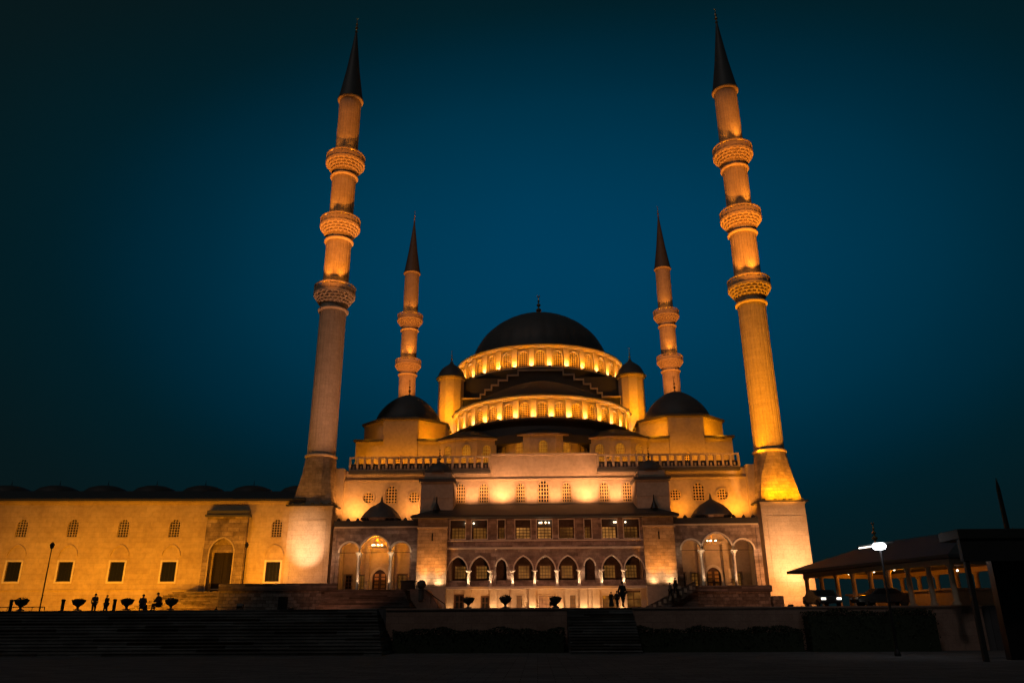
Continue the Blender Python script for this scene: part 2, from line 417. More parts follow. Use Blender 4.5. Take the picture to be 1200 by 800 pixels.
# ================================================================== GROUND AND LEVELS
ZC = zy(712, 60)            # level of the court in front of the building
ZT = ZC + 2.75              # level of the porch terraces
YF, YG, YP = 101.0, 95.0, 97.0
b = MB(); b.face([(-900, -300, 0), (900, -300, 0), (900, 1500, 0), (-900, 1500, 0)]); struct(b.build('ground', 'paving'))
b = MB()
XS0, XS1 = xx(150, 712, 60), xx(452, 712, 60)
b.box(-140, 46, 60.4, 170, .004, ZC-.004)
struct(b.build('court_terrace', 'paving'))

# ================================================================== THE MOSQUE
mq = thing('mosque', 'floodlit stone mosque with large dark lead dome over tiers of arched windows', 'mosque', (0, 132, ZC))
# main body
zTer = (zy(551, YF, 480)+zy(549, YF, 800))/2
zPar = zy(533, YF)
bodyX = 26.3
xi = [-1, 1]
# front wall
M = flat(YF)
ops, wins = [], []
zw0, zw1 = zy(591, YF), zy(565, YF)
cxs = [540, 567, 610, 637, 664, 708, 735]
for i, p in enumerate(cxs):
    top = zy(562.5, YF) if i == 3 else zy(565.5, YF)
    ops.append(Op('pointed', xx(p, 577, YF), .62 if i != 3 else .72, zy(588.5, YF), top))
for sx in (-1, 1):
    X0 = 20.05*sx
    ops.append(Op('pointed', X0, .78, zy(590, YF, 448), zy(569, YF, 448)))
    for dx in (-3.02, 3.02):
        z = (zy(583, YF, 419)+zy(579, YF, 858))/2
        ops.append(Op('circle', X0+dx, .70, z-.70, z+.70))
XC0, XC1 = xx(575, 540, YF), xx(700, 540, YF)
b = MB(); wall(b, M, -bodyX, bodyX, ZT, zTer, ops, .55)
b.box(-bodyX, bodyX, YF+.56, 164, ZC, zTer-.05)
b.box(XC0, XC1, YF+.0, YF+.6, zTer+.002, zPar)
b.build('wall', 'plaster', mq)
for o in ops: window(M, o, mq, pane='glass', nx=4, ny=6 if o.kind != 'circle' else 4, bar=.11 if o.kind != 'circle' else .09, fr=.22, proud=.08, lat='lattice_plaster')
b = MB()  # cornices of the front wall
b.box(XC0-.15, XC1+.15, YF-.30, YF+.7, zPar, zPar+.22)
b.box(-bodyX, bodyX, YF-.16, YF-.002, zTer-1.35, zTer-1.15)
b.box(XC0-.02, XC0+.14, YF-.12, YF-.003, zTer-1.1, zPar)
b.box(XC1-.14, XC1+.02, YF-.12, YF-.003, zTer-1.1, zPar)
b.build('cornice', 'limestone', mq)
b = MB(); b.box(-bodyX, bodyX, YF+.02, 163.5, zTer+.003, zTer+.12); b.build('terrace_roof', 'lead', mq)
# balustrades
for (pa, pb) in ((410, 574.5), (699.5, 866)):
    x0, x1 = xx(pa, 540, YF-.4), xx(pb, 540, YF-.4)
    z0, z1 = zTer, (zy(534.5, YF-.5, 490)+zy(531.5, YF-.5, 790))/2
    b = MB(); b.box(x0, x1, YF-.75, YF+.3, z0-.42, z0-.02)
    b.build('balcony_slab', 'lead', mq)
    b = MB(); b.box(x0, x1, YF-.68, YF-.38, z1-.22, z1); b.box(x0, x1, YF-.66, YF-.40, z0-.02, z0+.16)
    n = int((x1-x0)/.98)
    for i in range(n+1):
        x = x0+.1+(x1-x0-.2)*i/n
        b.box(x-.15, x+.15, YF-.66, YF-.40, z0+.16, z1-.22)
        if i < n: b.box(x+.38, x+.60, YF-.56, YF-.50, z0+.16, z0+.62)
    b.build('balustrade', 'limestone', mq)
    b = MB(); b.box(x0+.1, x1-.1, YF-.30, YF-.22, z0, z0+.95); b.build('dark_backing', 'lead', mq)  # dark strip added behind the balusters to blacken the gaps

# --- corner blocks with octagon and dome
for sx in (-1, 1):
    X0, Y0 = 20.1*sx, 112.0
    ze = (zy(492, 106, 480)+zy(487, 106, 790))/2; zl = (zy(517, 105.5, 480)+zy(512, 105.5, 790))/2
    o = Op('pointed', X0, .62, zTer+.6, zTer+3.1)
    Mc = flat(105.75)
    b = MB(); wall(b, Mc, X0-2.48, X0+2.48, zTer, ze, [o], .5)
    s = 6.0
    # octagon
    oc = [(X0+s/math.cos(PI/8)*math.sin(PI/8+k*PI/4), Y0-s/math.cos(PI/8)*math.cos(PI/8+k*PI/4)) for k in range(8)]
    oc = [(x, max(y, 106.3)) for x, y in oc]
    b.prism(oc, zTer, ze)
    for q in (-1, 1):
        xa, xb = X0+q*2.5, X0+q*6.25
        b.box(min(xa, xb), max(xa, xb), 105.85, 112, zTer, zl)
    b.build('corner_block', 'plaster', mq)
    window(Mc, o, mq, pane='glass', nx=4, ny=8, bar=.12, fr=.16)
    b = MB()
    for q in (-1, 1):
        xa, xb = X0+q*2.42, X0+q*6.55
        b.box(min(xa, xb), max(xa, xb), 105.45, 112, zl, zl+.28)
    b.build('eave', 'lead', mq)
    oe = [(X0+(s+.35)/math.cos(PI/8)*math.sin(PI/8+k*PI/4), Y0-(s+.45)/math.cos(PI/8)*math.cos(PI/8+k*PI/4)) for k in range(8)]
    oi = [(X0+4.6*math.sin(PI/8+k*PI/4), Y0-4.6*math.cos(PI/8+k*PI/4)) for k in range(8)]
    b = MB(); b.prism(oe, ze+.012, ze+.26); b.prism([(X0+(x-X0)*.99, Y0+(y-Y0)*.99) for x, y in oe], ze+.262, ze+1.0, oi); b.build('eave', 'lead', mq)
    zt = (zy(463, 112, 480)+zy(459, 112, 790))/2
    dome(mq, (X0, Y0), 4.9, ze+.35, zt-ze-.35, lip=.2, nr=16, pt=0, e=1.6)
    finial(mq, X0, Y0, zt, 2.6, s=1.1)
    # thin bright cornice
    b = MB(); b.prism([(X0+(x-X0)*1.015, Y0+(y-Y0)*1.015) for x, y in oc], ze-.16, ze); b.build('cornice', 'limestone', mq)

# --- three small bays under the front semi-dome
def bay(cx, cy, r, phis, dphi, z0, z1, lit='lit_lattice_pane'):
    R = r; b = MB()
    cos2 = math.cos(rad(dphi)/2)
    hw = r*math.tan(rad(dphi)/2)
    for ph in phis:
        a = rad(ph)
        def Mf(u, v, w, a=a):
            return (cx+(r+w)*math.sin(a)+u*math.cos(a), cy-(r+w)*math.cos(a)+u*math.sin(a), v)
        o = Op('round', 0, .60, zTer+.7, z1-.75)
        b = MB(); wall(b, Mf, -hw, hw, z0, z1, [o], .45)
        b.build('bay_wall', 'plaster', mq)
        window(Mf, o, mq, pane=lit, nx=5, ny=7, bar=.055, fr=.15)
        b = MB(); arcstrip(b, Mf, -hw-.05, hw+.05, z1, z1+.22, -.4, .28); b.build('cornice', 'limestone', mq)
z3 = zy(509, 102.6)
bay(0.0, 108.9, 6.15, [-64, -32, 0, 32, 64], 32, zTer, z3)
z3b = zy(515, 104, 550)
for sx in (-1, 1):
    ph = [-22, 5, 32]
    bay(10.0*sx, 109.8, 6.0, [p*(1 if sx > 0 else -1) for p in ph], 27, zTer, z3b)
# lead roofs over the bays
b = MB()
b.lathe([(6.6, z3+.22), (6.6, z3+.36), (4.2, z3+1.7), (.1, z3+2.9)], (0, 108.9), 32)
for sx in (-1, 1): b.lathe([(6.45, z3b+.23), (6.45, z3b+.36), (4, z3b+1.6), (.1, z3b+2.7)], (10.0*sx, 109.8), 32)
zd2b = zy(490.5, 104.6)
b.lathe([(14.9, z3b-.6), (14.9, z3b+.5), (13.5, zd2b-.25), (13.5, zd2b)], (0, 118), 96)
b.lathe([(.3, z3b-.8), (12, z3b-.8), (13.4, zd2b-.3), (.3, zd2b-.3)], (0, 118), 48)
b.build('bay_roof', 'shaded_lead', mq)

# --- semi-dome drum (front)
def drum(cx, cy, R, z0, z1, step_deg, amax, hw, name, pane, pil=True, light=30, ldist=.55, cornw=.55):
    Md = drumM(cx, cy, R)
    k = int(amax/step_deg)
    ops = [Op('round', R*rad(step_deg*i), hw, z0+.35, z1-.55) for i in range(-k, k+1)]
    b = MB(); lim = PI if amax > 95 else rad(amax+step_deg*.5)
    wall(b, Md, -R*lim, R*lim, z0, z1, ops, .5, step=R*rad(step_deg/2))
    b.build('drum', 'plaster', mq)
    for o in ops: window(Md, o, mq, pane=pane, nx=4, ny=8, bar=.075, fr=.17, proud=.12)
    b = MB()
    n = int(2*math.degrees(lim)/3)
    arcstrip(b, Md, -R*lim, R*lim, z1, z1+.16, -.5, .28, n); arcstrip(b, Md, -R*lim, R*lim, z1+.163, z1+.34, -.5, cornw, n)
    b.build('cornice', 'limestone', mq)
    if pil:
        for i in range(-k, k+2):
            u = R*rad(step_deg*(i-.5))
            b = MB(); b.box(u-.42, u+.42, 0.003, .30, z0, z1-.15, lambda x, y, z: Md(x, z, y)); b.build('pilaster', 'plaster', mq)
            q = Md(u, z0+.12, .30+ldist*1.7); lamp('uplight_lamp', q, light*1.9, AMBER, Md(u, z1+.6, .1), 150, 1, .10, mq)
            lamp('uplight_lamp', Md(u, z0+.05, .62), light*.40, (1, .72, .46), Md(u, z1, .35), 120, 1, .06, mq)
            b = MB(); b.box(u-.2, u+.2, .72, .98, z0-.06, z0+.08, lambda x, y, z: Md(x, z, y)); b.build('uplight', 'dark_metal', mq)
zd2t = zy(466.5, 104.6); R2 = 13.3
drum(0, 118, R2, zd2b, zd2t, 10.59, 85, .66, 'drum', 'glass', light=95)
zs_top = zy(449, 118)
b = MB()
prof = [(R2+.75, zd2t+.345), (R2+.75, zd2t+.45), (R2-.5, zd2t+.65)]
for i in range(1, 13):
    a = PI/2*i/12; q = max(0, 1-i/12); prof.append(((R2-.5)*q+.01, zd2t+.65+(zs_top-zd2t-.65)*(1-q**1.6)))
b.lathe(prof, (0, 118), 96, mod=ribs(0)); b.build('semi_dome', 'shaded_lead', mq, True)
b = MB(); b.lathe([(R2+.95, zd2b-.12), (R2+1.35, zd2b-.3), (R2+1.35, zd2b-.18), (R2+.9, zd2b-.02)], (0, 118), 96); b.build('gutter', 'lead', mq)
for q in (-9, -3.2, 3.2, 9):
    lamp('arch_lamp', (q, 118-math.sqrt(R2*R2-q*q)-.5, zd2t+2.6), 80, PEACH, (q*.95, 118, zs_top+1.5), 60, 1, .2, mq)
# --- great arch with stepped outline
st = [(545, 468), (562.5, 468), (562.5, 463), (568, 463), (568, 457.7), (575.6, 457.7), (575.6, 452.3), (583.7, 452.3), (583.7, 446.7), (594.4, 446.7), (594.4, 440.6), (606.9, 440.6), (606.9, 434.8)]
xc = xx(633.5, 450, 118)
L = [(U(a, c, 117.6)[0]-xc, U(a, c, 117.6)[1]) for a, c in st]
L[0] = (-12.9, L[0][1])
for i in range(1, len(L)):
    if st[i][0] == st[i-1][0]: L[i] = (L[i-1][0], L[i][1])
    if st[i][1] == st[i-1][1]: L[i] = (L[i][0], L[i-1][1])
PTS = L + [(-x, z) for x, z in reversed(L)]
b = MB(); zb = zd2t+.3
for (a, c) in zip(PTS, PTS[1:]):
    if abs(a[0]-c[0]) > .01: b.box(a[0], c[0], 117.75, 118.9, zb, a[1])
b.build('great_arch', 'shaded_lead', mq)
b = MB()
for (a, c) in zip(PTS, PTS[1:]):
    if abs(a[0]-c[0]) > .01: b.box(a[0]-.1, c[0]+.1, 117.4, 119.0, a[1]+.003, a[1]+.24)
    else: b.box(a[0]-.12, a[0]+.12, 117.42, 117.74, min(a[1], c[1])+.24, max(a[1], c[1]))
b.build('arch_moulding', 'limestone', mq)
zd1b = zy(430.5, 117.6)
b = MB(); b.box(-13.2, 13.2, 119.1, 146, zTer, zy(442, 119)); 
b.lathe([(13.9, zTer), (14.0, zd1b-1.2), (14.42, zd1b-.1), (14.4, zd1b)], (0, 132), 96); b.build('dome_base', 'shaded_lead', mq)
# --- main drum and dome
zd1t = zy(406.5, 117.6); R1 = 14.25
drum(0, 132, R1, zd1b, zd1t, 11.25, 101, .70, 'drum', 'glass', light=110, cornw=.5)
b = MB(); b.lathe([(R1+.7, zd1t+.345), (R1+.7, zd1t+.47), (12.5, zd1t+.9), (.1, zd1t+1.0)], (0, 132), 96); b.build('drum_roof', 'lead', mq)
zap = zy(371, 132)
dome(mq, (0, 132), 12.15, zd1t+.75, zap-zd1t-.75, nr=32, lip=.25, pt=.0, e=1.86)
finial(mq, 0, 132, zap+.1, zy(345, 132)-zap, s=3.2)
# --- weight turrets
for sx in (-1, 1):
    X0, Y0 = 14.45*sx, 118.2
    ze = (zy(441.6, 116, 527)+zy(439, 116, 741))/2
    oc = 10; r = 2.05
    pl = [(X0+r*math.sin(2*PI*(k+.5)/oc), Y0-r*math.cos(2*PI*(k+.5)/oc)) for k in range(oc)]
    b = MB(); b.prism(pl, zTer, ze); b.build('turret', 'plaster', mq)
    b = MB(); b.prism([(X0+(x-X0)*1.09, Y0+(y-Y0)*1.09) for x, y in pl], ze, ze+.25); b.build('cornice', 'limestone', mq)
    b = MB()
    pr = [(2.45, ze+.255), (2.45, ze+.36), (2.15, ze+.7), (1.95, ze+1.3), (1.5, ze+2.0), (.9, ze+2.5), (.35, ze+2.9), (.16, ze+3.4)]
    b.lathe(pr, (X0, Y0), 30, mod=ribs(0)); b.build('turret_dome', 'lead', mq, True)
    finial(mq, X0, Y0, ze+3.2, 2.2, s=1.1)
    # flood lighting on the turret, standing on the roofs
    lamp('turret_lamp', (13.9*sx, 112.7, zTer+10.4), 480, AMBER, (X0, Y0, ze-3), 110, 1, .2, mq)
    lamp('turret_lamp', (15.9*sx, 112.3, zTer+11.0), 480, AMBER, (X0, Y0, ze-3), 110, 1, .2, mq)
    # mass joining turret to the square
    b = MB(); b.box(min(X0, 12.5*sx), max(X0, 12.5*sx), Y0-.5, Y0+3, zTer, ze-3.5); b.build('buttress', 'plaster', mq)

# --- small stair turrets with a dome standing before the front wall
for sx in (-1, 1):
    X0 = (13.55 if sx > 0 else -13.55); Y0 = 98.9
    zr = zy(603, 97, 507); zc = (zy(564.5, 97, 507)+zy(561, 97, 770))/2
    b = MB(); b.box(X0-2.05, X0+2.05, 97, YF-.01, ZT, zc); b.box(X0-1.7, X0+1.7, 97.4, YF-.01, zc+.35, zc+1.25); b.build('stair_turret', 'plaster', mq)
    b = MB(); b.box(X0-2.06, X0+2.06, 96.94, 97.0, (zr+zc)/2-.05, (zr+zc)/2+.05); b.build('string_course', 'limestone', mq)
    b = MB(); b.box(X0-2.3, X0+2.3, 96.75, YF-.02, zc+.003, zc+.35); b.build('eave', 'lead', mq)
    oe = [(X0+1.95*math.sin(PI/8+k*PI/4), Y0-.0-1.8*math.cos(PI/8+k*PI/4)) for k in range(8)]
    b = MB(); b.prism(oe, zc+1.253, zc+1.45); b.lathe([(1.75, zc+1.45), (1.7, zc+1.7), (1.35, zc+2.2), (.75, zc+2.6), (.15, zc+2.85)], (X0, Y0), 32); b.build('turret_dome', 'lead', mq, True)
    finial(mq, X0, Y0, zc+2.75, 1.9, s=.9, mat='dark_metal')

# ================================================================== FRONT GALLERY (loggia block)
gl = thing('gallery_building', 'long two-storey stone loggia with pointed arcades and dark hipped roof before the mosque', 'building', (0, YG, ZC))
GX = xx(489, 640, YG), xx(789, 640, YG)
TX = xx(524, 650, YG), xx(755, 650, YG)
zLed = zy(686.5, YG); zStr = zy(641.5, YG); zEa = zy(607, YG)
# arcade positions
Mg = flat(YG)
uz0, uz1 = zy(630.5, YG), zy(608.5, YG)
ups = [(536.5, .92), (561.8, .92), (587.4, .42), (612.8, .92), (638, .92), (663.8, .92), (689, .42), (714.3, .92), (740, .92)]
uops = [Op('rect', xx(p, 620, YG), h, uz0, uz1) for p, h in ups]
aps = [(536.5, 1.12, 0), (562.3, 1.12, 0), (587.6, .60, 1), (613.3, 1.12, 0), (639.3, 1.12, 0), (665.5, 1.12, 0), (691, .60, 1), (717, 1.12, 0), (743, 1.12, 0)]
az0, az1, az2 = zy(683.5, YG), zy(651.5, YG), zy(654.5, YG)
aops = [Op('pointed', xx(p, 660, YG), h, az0, az2 if s else az1, 1.5) for p, h, s in aps]
b = MB(); wall(b, Mg, TX[0], TX[1], zLed, zEa, uops+aops, .45); b.build('facade', 'marble', gl)
for o in aops:
    b = MB(); ribbon(b, Mg, o.outline()[1:-1], .16, -.02, .07, False); b.build('arch_moulding', 'pale_marble', gl)
b = MB(); b.box(TX[0], TX[1], YG-.22, YG-.002, zStr-.12, zStr+.10); b.box(TX[0], TX[1], YG-.10, YG-.002, uz0-.30, uz0-.16); b.build('string_course', 'pale_marble', gl)
b = MB(); b.box(TX[0], TX[1], YG-.72, YG+3.4, zLed-.28, zLed-.003); b.build('floor_ledge', 'pale_marble', gl)
# rear wall of the galleries with inner windows
Mb = flat(YG+3.3); iops = []
for (p, h, s) in aps:
    if not s: iops.append(Op('rect', xx(p, 660, YG), .70, zy(677.5, YG+3.3), zy(662, YG+3.3)))
b = MB(); wall(b, Mb, TX[0], TX[1], zLed, zStr, iops, .3); b.build('rear_wall', 'shaded_marble', gl)
for o in iops: window(Mb, o, gl, frame='dark_wood', pane='arcade_pane', lat='dark_wood', nx=4, ny=4, bar=.06, fr=.1)
Mi = flat(YG+.95)
iw = []
for (p, h), o in zip(ups, uops): iw.append(Op('rect', o.u, h-.06, uz0+.0, uz1-.75))
b = MB(); wall(b, Mi, TX[0], TX[1], zStr+.1, zEa, iw, .3); b.build('rear_wall', 'shaded_marble', gl)
for i, o in enumerate(iw): window(Mi, o, gl, frame='dark_wood', pane='lit_pane' if i == 4 else ('lit_pane' if i in (3, 7) else 'dim_pane'), lat='dark_wood', nx=4 if o.hw > .5 else 2, ny=4, bar=.07, fr=.06)
for i, o in enumerate(uops):
    b = MB(); ribbon(b, Mg, o.outline(), .10, -.02, .05, True); fr = b.build('window_surround', 'pale_marble', gl)
b = MB(); b.box(TX[0], TX[1], YG+.5, YG+3.2, zStr-.2, zStr+.09); b.box(TX[0]+.1, TX[1]-.1, YG+3.7, YF-.1, ZC, zEa); b.build('inner_floor', 'marble', gl)
# balcony parapet between the arches
b = MB()
for o in aops: b.box(o.u-o.hw+.02, o.u+o.hw-.02, YG+.12, YG+.22, zLed, az0+.42)
b.build('parapet', 'marble', gl)
# columns
colp = [549, 574.3, 601, 626.5, 652.5, 678.4, 705, 730.6]
cols = [(aops[0].u+aops[1].u)/2, aops[1].u+1.28, aops[3].u-1.28, (aops[3].u+aops[4].u)/2, (aops[4].u+aops[5].u)/2, aops[5].u+1.28, aops[7].u-1.28, (aops[7].u+aops[8].u)/2]
def column(parent, x, y, z0, z1, r=.16, mat='pale_marble', cap=.42):
    b = MB(); b.lathe([(r*1.7, z0), (r*1.7, z0+.1), (r*1.25, z0+.22), (r, z0+.3), (r*.92, z1-cap), (r*1.25, z1-cap+.03), (r*1.0, z1-cap+.08)], (x, y), 20); o = b.build('column', mat, parent, True)
    b = MB(); k = 4
    b.lathe([(r*1.0, z1-cap+.06), (r*1.5, z1-cap*.5), (r*1.95, z1-.1)], (x, y), 16, mod=lambda q, z: 1.0 if q % 2 else .93); b.box(x-r*2.1, x+r*2.1, y-r*2.1, y+r*2.1, z1-.12, z1); b.build('capital', mat, o)
    return o
for i, x in enumerate(cols):
    column(gl, x, YG-.22, zLed, aops[0].vs+.02)
    for q in (-.28, .28): lamp('column_lamp', (x+q, YG-.66, zLed+.08), 40, WARM, (x, YG-.25, zLed+1.3), 75, .9, .04, gl)
# ground floor: piers, doors, windows
Mgf = flat(YG+.5); go = []
gdefs = [(537.5, .50, 696, 'door'), (568, .42, 698, 'door'), (608.5, .32, 697, 'win'), (640, .88, 697.5, 'win'), (671.5, .32, 697, 'win'), (716, .95, 697.5, 'win'), (743.5, 1.15, 693, 'door')]
for p, h, yt, k in gdefs: go.append((Op('rect', xx(p, 703, YG), h, ZC+(.02 if k == 'door' else .35), zy(yt, YG)), k))
b = MB(); wall(b, Mgf, TX[0]-.1, TX[1]+.9, ZC, zLed-.28, [g[0] for g in go], .4); b.build('ground_wall', 'plaster', gl)
for o, k in go:
    if k == 'win': window(Mgf, o, gl, frame='limestone', pane='dim_pane', lat='dark_wood', nx=4 if o.hw > .5 else 2, ny=4, bar=.07, fr=.1)
    else: window(Mgf, o, gl, frame='dark_wood', pane='glass' if o.hw < .6 else 'dim_pane', lat='dark_wood', nx=2, ny=3, bar=.09, fr=.08, name='door')
b = MB()
for p in (527, 548, 578, 592, 624, 656, 684, 699, 731, 756):
    x = xx(p, 703, YG); b = MB(); b.box(x-.42, x+.42, YG+.12, YG+.497, ZC, zLed-.283); b.build('pier', 'plaster', gl)
for i, p in enumerate((527, 552, 578, 592, 624, 656, 684, 699, 728)):
    x = xx(p, 703, YG); lamp('wall_lamp', (x, YG-.55, ZC+.12), (30, 45, 90, 70, 120, 100, 100, 60, 70)[i]*.8, (1, .50, .20), (x, YG+.3, ZC+2.2), 140, 1, .08, gl)
for i in range(3):
    lamp('ceiling_lamp', (xx((560, 640, 710)[i], 690, YG), YG-1.3, zLed-1.1), 10, AMBER, None, r=.1, parent=gl)
# end towers
for k, (pa, pb) in enumerate(((488.5, 523.5), (755.5, 792))):
    xa, xb = xx(pa, 650, YG-.6), xx(pb, 650, YG-.6)
    if k == 0: xb = max(xb, TX[0]-.001)
    zt = zy(611, YG-.6)
    b = MB(); b.box(xa, xb, YG-.6, YF-.05, ZC, zEa)
    b.build('end_tower', 'tower_stone', gl)
    b = MB(); b.box(xa-.08, xb+.08, YG-.72, YG-.603, zy(618, YG-.6), zy(616, YG-.6)); b.build('string_course', 'limestone', gl)
    b = MB(); xm = (xa+xb)/2; b.box(xm-.08, xm+.08, YG-.63, YG-.603, zy(633, YG), zy(624, YG)); b.build('slit_window', 'glass', gl)
    for q in (-.95, .95):
        lamp('tower_lamp', (xm+q, YG-1.25, zLed+.15), 75, (1, .56, .28), (xm+q, YG-.6, zLed+2.2), 165, 1, .12, gl)
        lamp('tower_lamp', (xm+q, YG-1.65, zLed+.15), 330, (1, .30, .02), (xm+q*.6, YG-.6, zLed+6.5), 80, 1, .12, gl)
    # ledge that carries the lamps
    b = MB(); b.box(xa-.1, xb+.1, YG-1.75, YG-.605, ZC, zy(687, YG-1.75)); b.build('lamp_ledge', 'plaster', gl)
# roof
b = MB(); e = .75
x0, x1 = GX[0]-.75, GX[1]+.75; zt0 = zy(590, YF)
y0 = YG-1.35
b.v += [(x0, y0, zEa+.02), (x1, y0, zEa+.02), (x1, YF-.03, zEa+.02), (x0, YF-.03, zEa+.02), (x0, y0, zEa+.28), (x1, y0, zEa+.28), (x1, YF-.03, zEa+.28), (x0, YF-.03, zEa+.28), (x0+4.4, YF-.03, zt0), (x1-4.4, YF-.03, zt0)]
b.f += [(0, 1, 2, 3), (0, 1, 5, 4), (1, 2, 6, 5), (3, 0, 4, 7), (4, 5, 9, 8), (5, 6, 9), (7, 4, 8), (6, 7, 8, 9), (2, 3, 7, 6)]
b.build('roof', 'shaded_lead', gl)
b = MB()
for sx in (-1, 1): b.lathe([(.5, zEa+1.2), (.12, zEa+2.1), (.05, zEa+2.9)], (13.4*sx, 95.9), 12)
b.build('roof_spike', 'dark_metal', gl)
# wash on the mosque front wall from lamps standing on the gallery roof
for p, pw in ((520, 160), (553, 170), (588, 330), (623, 170), (651, 180), (687, 370), (722, 230), (748, 140)):
    lamp('wall_wash', (xx(p, 588, YF), YF-2.0, zt0+.25), pw*1.5, (1, .38, .13), (xx(p, 588, YF), YF, zt0+4.0), 150, 1, .15, mq)

# chandeliers seen through the gallery windows and hanging in the porches
def chandelier(x, y, z, n, R, label, drop=.6):
    t = thing('chandelier', label, 'chandelier', (x, y, z), 'lit chandeliers')
    b = MB(); b.tube([(x, y, z+drop), (x, y, z)], .015)
    pts = [(x+R*math.cos(2*PI*i/16), y+R*math.sin(2*PI*i/16)*.6, z) for i in range(17)]; b.tube(pts, .02, 6)
    b.tube([(x-R, y, z), (x+R, y, z)], .015, 6); b.build('frame', 'brass', t)
    for i in range(n):
        a = 2*PI*(i+.5)/n; q = (x+R*math.cos(a), y+R*math.sin(a)*.6, z+.1)
        b = MB(); b.lathe([(.02, q[2]-.1), (.085, q[2]-.04), (.10, q[2]+.02), (.07, q[2]+.08), (.01, q[2]+.1)], (q[0], q[1]), 10); b.build('globe', 'bulb', t, True)
    return t
zc_ = zy(611.5, YG)
for i, (p, n, lab) in enumerate(((546, 2, 'globe chandelier glimpsed in the left end window of the loggia upper floor'), (555, 2, 'globe chandelier glimpsed in the second upper window of the loggia from the left'), (638, 7, 'wide chandelier glowing in the brightest middle upper window of the loggia'), (721, 3, 'globe chandelier in the upper window second from the right end of the loggia'), (733, 2, 'globe chandelier glimpsed in the right end window of the loggia upper floor'))):
    chandelier(xx(p, 611, YG+.4), YG+.62, zc_-.1, n, .14 if n < 5 else .6, lab, .35)

